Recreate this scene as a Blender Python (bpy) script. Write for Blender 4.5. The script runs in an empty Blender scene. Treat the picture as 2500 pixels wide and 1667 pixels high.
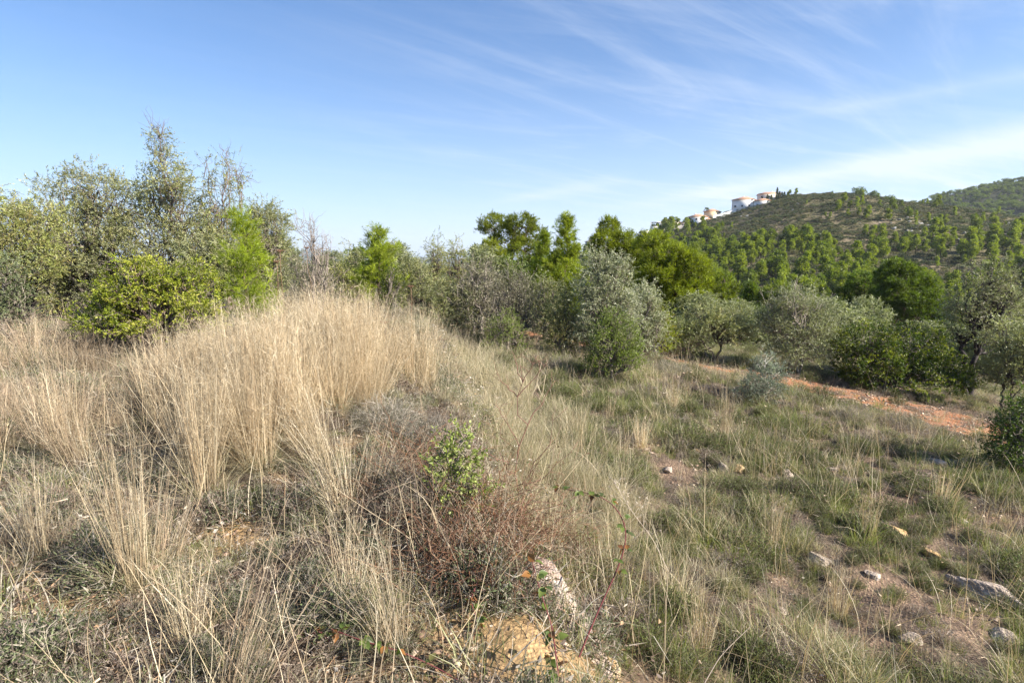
import bpy, math, random
import numpy as np

# ------------------------------------------------------------------ camera, sky, sun, exposure
R = math.radians
scene = bpy.context.scene
C = scene.collection
PITCH = R(9.2)
CAMZ = 1.65
FPX = 512.0
cam_d = bpy.data.cameras.new('camera'); cam = bpy.data.objects.new('camera', cam_d); C.objects.link(cam)
cam_d.sensor_width = 36; cam_d.lens = 18.0; cam_d.clip_start = 0.05; cam_d.clip_end = 30000
cam.location = (0, 0, CAMZ); cam.rotation_euler = (R(90) - PITCH, 0, 0)
scene.camera = cam

SUN_AZ = 112.0      # degrees clockwise from the view direction (+Y)
SUN_EL = 33.0
sd = bpy.data.lights.new('sun', 'SUN'); sd.energy = 5.0; sd.angle = R(0.5); sd.color = (1.0, 0.93, 0.82)
sun = bpy.data.objects.new('sun', sd); C.objects.link(sun)
sun.rotation_euler = (R(90 - SUN_EL), 0, R(180 - SUN_AZ) )
# sun lamp shines along its -Z; put its +Z towards the sun
from mathutils import Vector
sv = Vector((math.sin(R(SUN_AZ)) * math.cos(R(SUN_EL)), math.cos(R(SUN_AZ)) * math.cos(R(SUN_EL)), math.sin(R(SUN_EL))))
sun.rotation_euler = sv.to_track_quat('Z', 'Y').to_euler()

world = bpy.data.worlds.new('World'); scene.world = world; world.use_nodes = True


def build_world():
    nt = world.node_tree; N = nt.nodes; L = nt.links; N.clear()
    out = N.new('ShaderNodeOutputWorld'); bg = N.new('ShaderNodeBackground')
    bg.inputs['Strength'].default_value = 0.058
    sky = N.new('ShaderNodeTexSky'); sky.sky_type = 'NISHITA'; sky.sun_disc = False
    sky.sun_elevation = R(SUN_EL); sky.sun_rotation = R(SUN_AZ)
    sky.air_density = 1.0; sky.dust_density = 0.6; sky.ozone_density = 2.0; sky.altitude = 100
    tc = N.new('ShaderNodeTexCoord')
    sep = N.new('ShaderNodeSeparateXYZ'); L.new(tc.outputs['Generated'], sep.inputs[0])

    def m(op, a, b=None, c=None, clamp=False):
        n = N.new('ShaderNodeMath'); n.operation = op; n.use_clamp = clamp
        for i, v in enumerate((a, b, c)):
            if v is None: continue
            if isinstance(v, (int, float)): n.inputs[i].default_value = v
            else: L.new(v, n.inputs[i])
        return n.outputs[0]
    X, Y, Z = sep.outputs
    zz = m('ADD', m('MAXIMUM', Z, 0.0), 0.06)
    px = m('DIVIDE', X, zz); py = m('DIVIDE', Y, zz)

    def noise(ang, sx, sy, scale, detail, rough, dist, off=0.0):
        c_, s_ = math.cos(R(ang)), math.sin(R(ang))
        a = m('ADD', m('MULTIPLY', px, c_ * sx), m('MULTIPLY', py, s_ * sx))
        b = m('ADD', m('MULTIPLY', px, -s_ * sy), m('MULTIPLY', py, c_ * sy))
        cb = N.new('ShaderNodeCombineXYZ'); L.new(a, cb.inputs[0]); L.new(b, cb.inputs[1]); cb.inputs[2].default_value = off
        n = N.new('ShaderNodeTexNoise'); L.new(cb.outputs[0], n.inputs['Vector'])
        n.inputs['Scale'].default_value = scale; n.inputs['Detail'].default_value = detail
        n.inputs['Roughness'].default_value = rough; n.inputs['Distortion'].default_value = dist
        return n.outputs['Fac']

    def band(v, lo, hi):
        r = N.new('ShaderNodeMapRange'); r.interpolation_type = 'SMOOTHSTEP'; L.new(v, r.inputs[0])
        r.inputs[1].default_value = lo; r.inputs[2].default_value = hi
        return r.outputs[0]
    # streaks of cirrus: long in one direction of the cloud plane
    f1 = band(noise(20, 0.35, 1.9, 1.5, 10, 0.62, 0.8, 3.1), 0.44, 0.80)
    f2 = band(noise(38, 0.30, 1.5, 1.15, 10, 0.68, 1.2, 7.7), 0.44, 0.80)
    f3 = band(noise(10, 0.5, 0.7, 0.25, 3, 0.5, 0.0, 1.3), 0.35, 0.68)   # where there is cloud at all
    right = band(m('DIVIDE', X, m('MAXIMUM', Y, 0.05)), -0.55, 0.65)
    # azimuth/elevation slopes of the direction
    az = m('DIVIDE', X, m('MAXIMUM', Y, 0.05)); el = m('DIVIDE', Z, m('MAXIMUM', Y, 0.05))

    def streak(a0, e0, slope, half_w, a_lo, a_hi, sharp, amp):
        # a broad streak lying along el = e0 + slope*(az-a0)
        d = m('ABSOLUTE', m('SUBTRACT', el, m('ADD', m('MULTIPLY', m('SUBTRACT', az, a0), slope), e0)))
        wv = m('MULTIPLY', m('SUBTRACT', az, a_lo), half_w)
        k = m('SUBTRACT', 1.0, m('DIVIDE', d, m('ADD', m('MAXIMUM', wv, 0.0), 0.008), clamp=True), clamp=True)
        k = m('POWER', k, sharp)
        e = band(az, a_lo, a_hi)
        return m('MULTIPLY', m('MULTIPLY', k, e), amp)
    s1 = streak(0.45, 0.135, 0.155, 0.055, 0.10, 0.55, 1.3, 0.85)
    s2 = streak(0.50, 0.255, 0.17, 0.04, 0.30, 0.75, 1.5, 0.22)
    s3 = streak(0.05, 0.118, 0.16, 0.05, -0.08, 0.05, 1.0, 0.35)
    s3 = m('MULTIPLY', s3, m('SUBTRACT', 1.0, band(az, 0.12, 0.25)))
    wob = noise(20, 0.6, 3.2, 1.6, 8, 0.65, 0.5, 9.0)
    stre = m('MULTIPLY', m('ADD', m('ADD', s1, s2), s3), m('ADD', 0.25, m('MULTIPLY', wob, 1.3)))
    veil = m('MULTIPLY', m('ADD', m('MULTIPLY', f1, 0.6), m('MULTIPLY', f2, 0.75)), m('ADD', 0.25, m('MULTIPLY', f3, 0.75)))
    veil = m('MULTIPLY', veil, m('ADD', 0.10, m('MULTIPLY', right, 0.9)))
    lowfade = band(Z, -0.02, 0.10)
    cl = m('MULTIPLY', m('ADD', m('MULTIPLY', veil, .85), stre), lowfade)
    cl = m('MINIMUM', cl, 0.75)
    # saturation of the clear sky as photographed, paler towards the horizon
    hsv = N.new('ShaderNodeHueSaturation'); L.new(sky.outputs[0], hsv.inputs['Color'])
    hsv.inputs['Saturation'].default_value = 1.4; hsv.inputs['Value'].default_value = 1.12
    hsv.inputs['Hue'].default_value = 0.507
    mixh = N.new('ShaderNodeMix'); mixh.data_type = 'RGBA'
    hz = m('SUBTRACT', 1.0, band(Z, -0.05, 0.42))
    L.new(m('ADD', m('MULTIPLY', hz, 0.55), 0.12), mixh.inputs['Factor'])
    L.new(hsv.outputs[0], mixh.inputs['A']); mixh.inputs['B'].default_value = (3.9, 5.35, 8.1, 1)
    mix = N.new('ShaderNodeMix'); mix.data_type = 'RGBA'
    L.new(cl, mix.inputs['Factor']); L.new(mixh.outputs['Result'], mix.inputs['A'])
    mix.inputs['B'].default_value = (6.0, 6.5, 7.3, 1)
    L.new(mix.outputs['Result'], bg.inputs['Color']); L.new(bg.outputs[0], out.inputs[0])


build_world()
scene.view_settings.view_transform = 'Standard'; scene.view_settings.look = 'None'
scene.view_settings.gamma = 1; scene.view_settings.use_curve_mapping = False
scene.view_settings.exposure = 1.46
scene.cycles.max_bounces = 6; scene.cycles.diffuse_bounces = 3; scene.cycles.glossy_bounces = 2
scene.cycles.transmission_bounces = 3; scene.cycles.transparent_max_bounces = 4
scene.cycles.volume_bounces = 0; scene.cycles.use_denoising = True
scene.cycles.sample_clamp_indirect = 4

# ------------------------------------------------------------------ maths helpers
rng = np.random.default_rng(11)


def hash2(ix, iy, s):
    h = (ix.astype(np.int64) * 374761393 + iy.astype(np.int64) * 668265263 + s * 974634777) & 0xFFFFFFFF
    h = ((h ^ (h >> 13)) * 1274126177) & 0xFFFFFFFF
    h = h ^ (h >> 16)
    return (h & 0xFFFF) / 65535.0


def vnoise(x, y, s=0):
    ix = np.floor(x); iy = np.floor(y); fx = x - ix; fy = y - iy
    fx = fx * fx * (3 - 2 * fx); fy = fy * fy * (3 - 2 * fy)
    a = hash2(ix, iy, s); b = hash2(ix + 1, iy, s); c = hash2(ix, iy + 1, s); d = hash2(ix + 1, iy + 1, s)
    return (a * (1 - fx) + b * fx) * (1 - fy) + (c * (1 - fx) + d * fx) * fy


def fbm(x, y, s=0, o=4):
    v = 0; a = 0.5; t = 0
    for i in range(o):
        v = v + a * vnoise(x * 2 ** i + 17.3 * i, y * 2 ** i - 9.1 * i, s + i); t += a; a *= 0.5
    return v / t


def sstep(a, b, x):
    t = np.clip((x - a) / (b - a), 0, 1)
    return t * t * (3 - 2 * t)


cp, sp = math.cos(PITCH), math.sin(PITCH)


def row_z(row, Y):
    v = (341 - row) / FPX
    return CAMZ + Y * (v * cp - sp) / (cp + v * sp)


def proj(x, y, z):
    z = z - CAMZ
    dep = y * cp - z * sp
    dep = np.where(dep < 0.01, 0.01, dep)
    up = y * sp + z * cp
    return 512 + FPX * x / dep, 341 - FPX * up / dep


CR_PX = np.array([-400, 300, 480, 520, 560, 592, 620, 650, 664, 688, 700, 718, 738, 764, 783, 818, 844, 870, 892, 925, 958, 1024, 1200, 1500, 2200])
CR_ROW = np.array([282, 276, 268, 264, 258, 251, 245, 237, 228, 224.5, 219, 214.5, 207.5, 201, 196.5, 194.5, 195.5, 198.5, 203, 206, 210, 222, 236, 250, 262])
CR_U = (CR_PX - 512) / FPX
CR_YC = np.interp(CR_U, [-1, 0, 0.3, 0.6, 1.0, 2.0], [420, 430, 390, 360, 300, 200])


def hillz(x, y):
    yy = np.maximum(y, 20.0)
    u = np.clip(x / yy, -2.5, 3.0)
    yc = np.interp(u, CR_U, CR_YC); row = np.interp(u, CR_U, CR_ROW)
    v = (341 - row) / FPX
    # rows are for u measured against depth; depth ~ y*cp
    zc = CAMZ + yc * (v * cp - sp) / (cp + v * sp)
    y0 = 105.0; z0 = -15.0
    t = (y - y0) / (yc - y0)
    tt = np.clip(t, 0, 1)
    prof = 0.45 * tt + 0.55 * (tt * tt * (3 - 2 * tt))
    z = z0 + (zc - z0) * prof
    back = zc - 0.22 * (y - yc)
    z = np.where(t > 1, np.maximum(back, -24.0), z)
    n = (fbm(x / 45, y / 45, 5) - 0.5) * 9 * np.clip(np.minimum(tt, np.abs(1 - t)) * 5, 0, 1)
    n += (fbm(x / 9, y / 9, 8) - 0.5) * 1.6 * sstep(100, 140, y)
    return z + n


def edge_x(y):
    return 0.12 - 0.24 * (y - 1.8) + 0.13 * np.sin(y * 1.3 + 0.5) + 0.06 * np.sin(y * 3.7)


def nearz(x, y):
    xe = edge_x(np.clip(y, -5, 40))
    d = x - xe
    z = -0.42 * sstep(-0.15, 0.75, d)
    dd = np.clip(d, 0, 45)
    z = z - 0.112 * dd
    # old shallow terraces on the slope
    z = z - 0.10 * (sstep(2.2, 2.7, d + 0.25 * np.sin(y * 0.9)) + sstep(4.6, 5.1, d + 0.3 * np.sin(y * 0.7 + 1)) + sstep(7.2, 7.9, d + 0.3 * np.sin(y * 0.6)))
    z = z + 0.16 * sstep(2.2, 3.3, d) + 0.1 * sstep(5.4, 6.4, d)
    z = z + 0.20 * np.exp(-(((x + 2.1) / 1.3) ** 2 + ((y - 5.6) / 1.8) ** 2))
    z = z + 0.10 * np.exp(-(((x + 0.2) / 0.5) ** 2 + ((y - 3.0) / 0.9) ** 2))
    z = z + 0.10 * sstep(6, 12, y) * sstep(1, -3, x)
    z = z - 0.05 * np.clip(y - 18, 0, 70) * sstep(-20, 10, x + 6)
    z = z - 0.03 * np.clip(np.abs(x + 12) - 20, 0, 100)
    r = np.hypot(x, y)
    k = sstep(0.3, 1.2, r)
    z = z + ((fbm(x / 1.6, y / 1.6, 21) - 0.5) * 0.22 + (fbm(x / 0.38, y / 0.38, 31) - 0.5) * 0.085) * k
    z = z + (fbm(x / 9, y / 9, 41) - 0.5) * 0.9 * sstep(12, 40, r)
    return z


def H(x, y):
    x = np.asarray(x, float); y = np.asarray(y, float)
    nz = nearz(x, y)
    fz = hillz(x, y)
    k = sstep(35, 105, y)
    z = nz * (1 - k) + fz * k
    # rear and far flanks settle to gentle ground
    return z


def h1(x, y): return float(H(np.array([x]), np.array([y]))[0])


def at(px, Y):
    """ground point in the column px at the distance Y"""
    x = 0.0
    for _ in range(12):
        z = h1(x, Y)
        x = (px - 512) / FPX * (Y * cp - (z - CAMZ) * sp)
    return x, Y, h1(x, Y)


def hit(px, row):
    """ground point seen at a pixel"""
    u = (px - 512) / FPX; v = (341 - row) / FPX
    d = np.array([u, cp + v * sp, -sp + v * cp])
    t = np.geomspace(0.6, 500, 4000)
    P = d[None] * t[:, None]; zz = H(P[:, 0], P[:, 1]); b = np.nonzero(P[:, 2] + CAMZ < zz)[0]
    i = b[0] if len(b) else len(t) - 1
    return P[i, 0], P[i, 1], float(zz[i])


# ------------------------------------------------------------------ object helpers
def mesh_np(name, V, F, mat=None, col=None, smooth=False, mats=None, midx=None):
    """V (n,3); F list of integer arrays (m,k)"""
    V = np.asarray(V, np.float32)
    me = bpy.data.meshes.new(name)
    me.vertices.add(len(V)); me.vertices.foreach_set('co', V.ravel())
    if not isinstance(F, list): F = [F]
    F = [np.asarray(f, np.int32) for f in F if len(f)]
    tot = np.concatenate([np.full(len(f), f.shape[1], np.int32) for f in F])
    li = np.concatenate([f.ravel() for f in F])
    st = np.concatenate([[0], np.cumsum(tot)[:-1]]).astype(np.int32)
    me.loops.add(len(li)); me.loops.foreach_set('vertex_index', li)
    me.polygons.add(len(tot)); me.polygons.foreach_set('loop_start', st); me.polygons.foreach_set('loop_total', tot)
    if smooth: me.polygons.foreach_set('use_smooth', np.ones(len(tot), bool))
    if midx is not None: me.polygons.foreach_set('material_index', np.asarray(midx, np.int32))
    if col is not None:
        a = me.color_attributes.new('Col', 'FLOAT_COLOR', 'POINT')
        c = np.ones((len(V), 4), np.float32); c[:, :3] = col; a.data.foreach_set('color', c.ravel())
    for mm in (mats or ([mat] if mat else [])): me.materials.append(mm)
    me.update(calc_edges=True)
    return me


def obj(name, me, parent=None, loc=None):
    o = bpy.data.objects.new(name, me); C.objects.link(o)
    if parent is not None: o.parent = parent
    if loc is not None: o.location = loc
    return o


def tag(o, label=None, cat=None, group=None, kind=None):
    if label: o['label'] = label
    if cat: o['category'] = cat
    if group: o['group'] = group
    if kind: o['kind'] = kind
    return o


def thing(name, label, cat, loc=(0, 0, 0), rz=0, group=None):
    o = bpy.data.objects.new(name, None); C.objects.link(o)
    o.location = loc; o.rotation_euler = (0, 0, rz); o.empty_display_size = 0.2
    return tag(o, label, cat, group)


def dup(root, loc, rz, label, group=None, scale=1.0, sz=None):
    r = root.copy(); C.objects.link(r); r.location = loc; r.rotation_euler = (0, 0, rz)
    r.scale = (scale, scale, scale if sz is None else sz)
    r['label'] = label
    if group: r['group'] = group
    for ch in list(root.children):
        c = ch.copy(); C.objects.link(c); c.parent = r
        for g in ch.children:
            d = g.copy(); C.objects.link(d); d.parent = c
    return r


def nrm(a): return a / np.maximum(np.linalg.norm(a, axis=-1, keepdims=True), 1e-9)


class Geo:
    """collects vertices, faces and colours of one mesh"""
    def __init__(s): s.V = []; s.F = []; s.Cc = []; s.n = 0

    def add(s, V, F, col=(1, 1, 1)):
        V = np.asarray(V, float).reshape(-1, 3)
        s.V.append(V); s.F += [np.asarray(f) + s.n for f in (F if isinstance(F, list) else [F])]
        c = np.asarray(col, float); s.Cc.append(np.broadcast_to(c, V.shape) if c.ndim == 1 else c)
        s.n += len(V)

    def mesh(s, name, mat, smooth=False):
        by = {}
        for f in s.F:
            if len(f): by.setdefault(f.shape[1], []).append(f)
        return mesh_np(name, np.concatenate(s.V), [np.concatenate(b) for b in by.values()], mat, np.concatenate(s.Cc), smooth)


def g_blades(g, P, az, lean, curv, Ln, W, col, seg=4, tipcol=None, r=rng, droop=0.0, wav=0.0):
    """curved tapering blades. P (n,3) bases; az, lean, curv, Ln, W (n,)"""
    n = len(P); t = np.linspace(0, 1, seg + 1)
    hd = np.stack([np.cos(az), np.sin(az), np.zeros(n)], 1)
    tw = r.uniform(0, 2 * np.pi, n)
    wd = np.stack([np.cos(tw), np.sin(tw), r.uniform(-.2, .2, n)], 1)
    T = t[None, :]
    hor = (np.sin(lean)[:, None] * T + curv[:, None] * T ** 2) * Ln[:, None]
    ver = (np.cos(lean)[:, None] * T - (np.abs(curv)[:, None] * 0.55 + droop) * T ** 2.4) * Ln[:, None]
    cen = P[:, None, :] + hd[:, None, :] * hor[..., None]
    cen[..., 2] += ver
    if wav:
        side = np.stack([-np.sin(az), np.cos(az), np.zeros(n)], 1)
        ph = r.uniform(0, 6.28, (n, 1)); am = r.uniform(-1, 1, (n, 1)) * wav * Ln[:, None]
        cen += side[:, None, :] * (am * (T * np.sin(T * 2.5 + ph)))[..., None]
    hw = W[:, None] * 0.5 * (1 - 0.75 * T ** 1.5)
    A = cen - wd[:, None, :] * hw[..., None]; B = cen + wd[:, None, :] * hw[..., None]
    V = np.concatenate([A[:, :seg], B[:, :seg], cen[:, seg:]], 1)   # per blade 2*seg+1
    k = 2 * seg + 1; base = (np.arange(n) * k)[:, None]
    quads = []
    for i in range(seg - 1):
        quads.append(base + np.array([[i, seg + i, seg + i + 1, i + 1]]))
    tri = base + np.array([[seg - 1, 2 * seg - 1, 2 * seg]])
    col = np.broadcast_to(np.asarray(col, float), (n, 3))
    if tipcol is None: cc = np.repeat(col[:, None, :], k, 1)
    else:
        tt = np.concatenate([t[:seg], t[:seg], t[seg:]])[None, :, None]
        cc = col[:, None, :] * (1 - tt) + np.broadcast_to(np.asarray(tipcol, float), (n, 3))[:, None, :] * tt
    g.add(V.reshape(-1, 3), [np.concatenate(quads), tri] if quads else [tri], cc.reshape(-1, 3))


def g_leaves(g, P, D, Ln, W, col, r=rng, fold=0.25):
    """folded lozenge leaves"""
    n = len(P); D = nrm(D); S = nrm(np.cross(D, r.normal(size=(n, 3)))); Nn = np.cross(D, S)
    Ln = np.broadcast_to(Ln, (n,))[:, None]; W = np.broadcast_to(W, (n,))[:, None]
    m = P + D * Ln * 0.45 + Nn * W * fold
    V = np.stack([P, m + S * W * .5, P + D * Ln, m - S * W * .5], 1).reshape(-1, 3)
    b = (np.arange(n) * 4)[:, None]
    g.add(V, [np.concatenate([b + np.array([[0, 1, 2]]), b + np.array([[0, 2, 3]])])], np.repeat(np.broadcast_to(col, (n, 3)), 4, 0))


def g_needles(g, P, D, Ln, W, col, r=rng):
    n = len(P); D = nrm(D); S = nrm(np.cross(D, r.normal(size=(n, 3))))
    Ln = np.broadcast_to(Ln, (n,))[:, None]; W = np.broadcast_to(W, (n,))[:, None]
    V = np.stack([P - S * W * .5, P + S * W * .5, P + D * Ln], 1).reshape(-1, 3)
    g.add(V, [(np.arange(n) * 3)[:, None] + np.array([[0, 1, 2]])], np.repeat(np.broadcast_to(col, (n, 3)), 3, 0))


def g_tube(g, pts, rad, k=5, col=(1, 1, 1)):
    pts = np.asarray(pts, float); n = len(pts); rad = np.broadcast_to(rad, (n,))
    T = nrm(np.gradient(pts, axis=0))
    ref = np.array([0.31, 0.17, 0.93]) if abs(T[0, 2]) < 0.9 else np.array([0.95, 0.2, 0.1])
    A = nrm(np.cross(T, ref)); B = np.cross(T, A)
    a = np.arange(k) * 2 * np.pi / k
    V = pts[:, None] + rad[:, None, None] * (A[:, None] * np.cos(a)[None, :, None] + B[:, None] * np.sin(a)[None, :, None])
    i = np.arange(n - 1)[:, None] * k; j = np.arange(k)[None]; j2 = (j + 1) % k
    F = np.stack([i + j, i + j2, i + k + j2, i + k + j], -1).reshape(-1, 4)
    cap = np.array([[(n - 1) * k + q for q in range(k)]])
    g.add(V.reshape(-1, 3), [F, cap], col)


def wig(r, a, b, n, amp, bow=None):
    """wandering line from a to b"""
    a = np.asarray(a, float); b = np.asarray(b, float)
    t = np.linspace(0, 1, n)[:, None]
    L_ = np.linalg.norm(b - a)
    j = r.normal(size=(n, 3)) * amp * L_ * np.sin(t * np.pi) ** 0.7
    p = a + (b - a) * t + j
    if bow is not None: p = p + np.asarray(bow)[None] * (4 * t * (1 - t))
    return p


# ------------------------------------------------------------------ materials
def new_mat(name):
    m = bpy.data.materials.new(name); m.use_nodes = True; m.node_tree.nodes.clear()
    return m, m.node_tree.nodes, m.node_tree.links


def leaf_mat(name, trans=0.3, rough=0.5, spec=0.3, var=0.25, tboost=(1.1, 1.25, 0.6)):
    m, N, L = new_mat(name)
    out = N.new('ShaderNodeOutputMaterial'); p = N.new('ShaderNodeBsdfPrincipled'); tr = N.new('ShaderNodeBsdfTranslucent')
    at_ = N.new('ShaderNodeAttribute'); at_.attribute_name = 'Col'
    oi = N.new('ShaderNodeObjectInfo')
    mr = N.new('ShaderNodeMapRange'); L.new(oi.outputs['Random'], mr.inputs[0])
    mr.inputs[3].default_value = 1 - var; mr.inputs[4].default_value = 1 + var
    mu = N.new('ShaderNodeVectorMath'); mu.operation = 'SCALE'; L.new(at_.outputs['Color'], mu.inputs[0]); L.new(mr.outputs[0], mu.inputs['Scale'])
    L.new(mu.outputs[0], p.inputs['Base Color'])
    p.inputs['Roughness'].default_value = rough; p.inputs['Specular IOR Level'].default_value = spec
    if trans:
        mt = N.new('ShaderNodeVectorMath'); mt.operation = 'MULTIPLY'; L.new(mu.outputs[0], mt.inputs[0]); mt.inputs[1].default_value = tboost
        L.new(mt.outputs[0], tr.inputs['Color'])
        mx = N.new('ShaderNodeMixShader'); mx.inputs[0].default_value = trans
        L.new(p.outputs[0], mx.inputs[1]); L.new(tr.outputs[0], mx.inputs[2]); L.new(mx.outputs[0], out.inputs[0])
    else: L.new(p.outputs[0], out.inputs[0])
    return m


def rock_mat(name, c1, c2, c3, scale=3.0, bump=0.5, rough=0.9):
    m, N, L = new_mat(name)
    out = N.new('ShaderNodeOutputMaterial'); p = N.new('ShaderNodeBsdfPrincipled'); L.new(p.outputs[0], out.inputs[0])
    tc = N.new('ShaderNodeTexCoord')
    n1 = N.new('ShaderNodeTexNoise'); n1.inputs['Scale'].default_value = scale; n1.inputs['Detail'].default_value = 8; n1.inputs['Roughness'].default_value = 0.65
    n2 = N.new('ShaderNodeTexNoise'); n2.inputs['Scale'].default_value = scale * 9; n2.inputs['Detail'].default_value = 6
    for q in (n1, n2): L.new(tc.outputs['Object'], q.inputs['Vector'])
    cr = N.new('ShaderNodeValToRGB'); e = cr.color_ramp.elements
    e[0].position = .33; e[0].color = (*c1, 1); e[1].position = .66; e[1].color = (*c3, 1)
    x = e.new(.5); x.color = (*c2, 1)
    L.new(n1.outputs[0], cr.inputs[0])
    mx = N.new('ShaderNodeMix'); mx.data_type = 'RGBA'; mx.blend_type = 'MULTIPLY'; mx.inputs[0].default_value = .55
    L.new(cr.outputs[0], mx.inputs['A'])
    r2 = N.new('ShaderNodeMapRange'); L.new(n2.outputs[0], r2.inputs[0]); r2.inputs[1].default_value = .3; r2.inputs[2].default_value = .6
    r2.inputs[3].default_value = .45; r2.inputs[4].default_value = 1.1
    L.new(r2.outputs[0], mx.inputs['B']); L.new(mx.outputs['Result'], p.inputs['Base Color'])
    p.inputs['Roughness'].default_value = rough; p.inputs['Specular IOR Level'].default_value = .2
    b = N.new('ShaderNodeBump'); b.inputs['Strength'].default_value = bump; b.inputs['Distance'].default_value = .03
    L.new(n2.outputs[0], b.inputs['Height']); L.new(b.outputs[0], p.inputs['Normal'])
    return m


def plain_mat(name, col, rough=0.8, noise=0.15, scale=3.0, spec=.3, metal=0):
    m, N, L = new_mat(name)
    out = N.new('ShaderNodeOutputMaterial'); p = N.new('ShaderNodeBsdfPrincipled'); L.new(p.outputs[0], out.inputs[0])
    tc = N.new('ShaderNodeTexCoord'); n1 = N.new('ShaderNodeTexNoise'); n1.inputs['Scale'].default_value = scale; n1.inputs['Detail'].default_value = 6
    L.new(tc.outputs['Object'], n1.inputs['Vector'])
    mr = N.new('ShaderNodeMapRange'); L.new(n1.outputs[0], mr.inputs[0]); mr.inputs[1].default_value = .3; mr.inputs[2].default_value = .7
    mr.inputs[3].default_value = 1 - noise; mr.inputs[4].default_value = 1 + noise
    v = N.new('ShaderNodeVectorMath'); v.operation = 'SCALE'; v.inputs[0].default_value = col; L.new(mr.outputs[0], v.inputs['Scale'])
    L.new(v.outputs[0], p.inputs['Base Color']); p.inputs['Roughness'].default_value = rough
    p.inputs['Specular IOR Level'].default_value = spec; p.inputs['Metallic'].default_value = metal
    return m


def ground_mat(name, fine=True):
    """earth: colour comes from the mesh's own soil map plus grain"""
    m, N, L = new_mat(name)
    out = N.new('ShaderNodeOutputMaterial'); p = N.new('ShaderNodeBsdfPrincipled'); L.new(p.outputs[0], out.inputs[0])
    tc = N.new('ShaderNodeTexCoord'); a = N.new('ShaderNodeAttribute'); a.attribute_name = 'Col'
    sc = 1 if fine else .02
    n1 = N.new('ShaderNodeTexNoise'); n1.inputs['Scale'].default_value = 14 * sc; n1.inputs['Detail'].default_value = 9; n1.inputs['Roughness'].default_value = .7
    vo = N.new('ShaderNodeTexVoronoi'); vo.inputs['Scale'].default_value = 42 * sc; vo.inputs['Randomness'].default_value = 1
    for q in (n1, vo): L.new(tc.outputs['Object'], q.inputs['Vector'])
    mr = N.new('ShaderNodeMapRange'); L.new(n1.outputs[0], mr.inputs[0]); mr.inputs[1].default_value = .3; mr.inputs[2].default_value = .7
    mr.inputs[3].default_value = .55; mr.inputs[4].default_value = 1.35
    m2 = N.new('ShaderNodeMapRange'); L.new(vo.outputs['Distance'], m2.inputs[0]); m2.inputs[1].default_value = .0; m2.inputs[2].default_value = .6
    m2.inputs[3].default_value = 1.15; m2.inputs[4].default_value = .6
    mm = N.new('ShaderNodeMath'); mm.operation = 'MULTIPLY'; L.new(mr.outputs[0], mm.inputs[0]); L.new(m2.outputs[0], mm.inputs[1])
    v = N.new('ShaderNodeVectorMath'); v.operation = 'SCALE'; L.new(a.outputs['Color'], v.inputs[0]); L.new(mm.outputs[0], v.inputs['Scale'])
    L.new(v.outputs[0], p.inputs['Base Color']); p.inputs['Roughness'].default_value = .95; p.inputs['Specular IOR Level'].default_value = .1
    b = N.new('ShaderNodeBump'); b.inputs['Strength'].default_value = .8; b.inputs['Distance'].default_value = .02 if fine else .6
    L.new(mm.outputs[0], b.inputs['Height']); L.new(b.outputs[0], p.inputs['Normal'])
    return m


M_GROUND = ground_mat('earth'); M_HILL = ground_mat('hill_earth', False)
M_OLIVE = leaf_mat('olive_leaf', .32, .42, .45, .08, (1.1, 1.2, .7))
M_GREEN = leaf_mat('green_leaf', .35, .45, .35, .10, (1.25, 1.35, .35))
M_NEEDLE = leaf_mat('pine_needle', .38, .5, .3, .12, (1.3, 1.35, .3))
M_GRASS = leaf_mat('grass_blade', .32, .55, .3, .22, (1.1, 1.1, .75))
M_STRAW = leaf_mat('straw', .30, .5, .35, .30, (1.1, 1.0, .75))
M_TWIG = leaf_mat('dry_twig', .08, .8, .15, .25)
M_BARK = rock_mat('bark', (.045, .035, .028), (.10, .08, .065), (.19, .165, .14), 9, .9)
M_BRANCH = leaf_mat('branch_bark', 0, .85, .15, .1)
M_ROCK = rock_mat('limestone', (.24, .19, .15), (.42, .34, .28), (.55, .48, .41), 7, .9)
M_PINKROCK = rock_mat('pink_limestone', (.36, .23, .17), (.50, .38, .31), (.60, .51, .44), 9, 1.0)
M_OCHRE = rock_mat('ochre_earth', (.42, .26, .12), (.56, .38, .20), (.64, .50, .32), 8, .9)
M_GREYROCK = rock_mat('grey_limestone', (.20, .19, .17), (.32, .31, .28), (.46, .44, .41), .6, .5)

# ------------------------------------------------------------------ the ground
SOIL_SPOTS = [(560, 622, .26, 1), (572, 652, .26, 1), (545, 588, .16, 1),   # (px,row, radius m, strength) ochre soil seen between the plants
    (20, 640, .30, 1), (245, 527, .30, 1), (262, 540, .2, 1), (525, 640, .42, 1), (510, 600, .2, .9), (590, 655, .2, .9), (545, 670, .3, 1), (395, 362, .25, 1), (165, 463, .25, .8), (380, 590, .12, .7),
    (690, 425, .35, .9), (665, 470, .25, .8), (900, 545, .4, .55), (640, 450, .3, .6), (870, 505, .3, .6), (925, 500, .4, .5), (890, 590, .3, .7), (985, 505, .6, .65), (880, 640, .3, .5), (960, 620, .3, .5), (750, 500, .3, .6), (555, 327, 1.2, 1)]
SP = [(hit(a, b), c, d) for a, b, c, d in SOIL_SPOTS]
PATH_PTS = [(at(px, Y)[:2], w) for px, Y, w in [
    (1160, 8.0, 1.5), (1060, 9.1, 1.6), (985, 10.2, 1.8), (935, 11.0, 1.85), (872, 11.8, 1.6), (822, 12.5, 1.2), (770, 13.2, .8), (715, 14.0, .65), (680, 14.6, .55), (640, 15.2, .5), (600, 15.8, .5), (555, 16.4, 1.0), (500, 17.2, .5)]]


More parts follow.
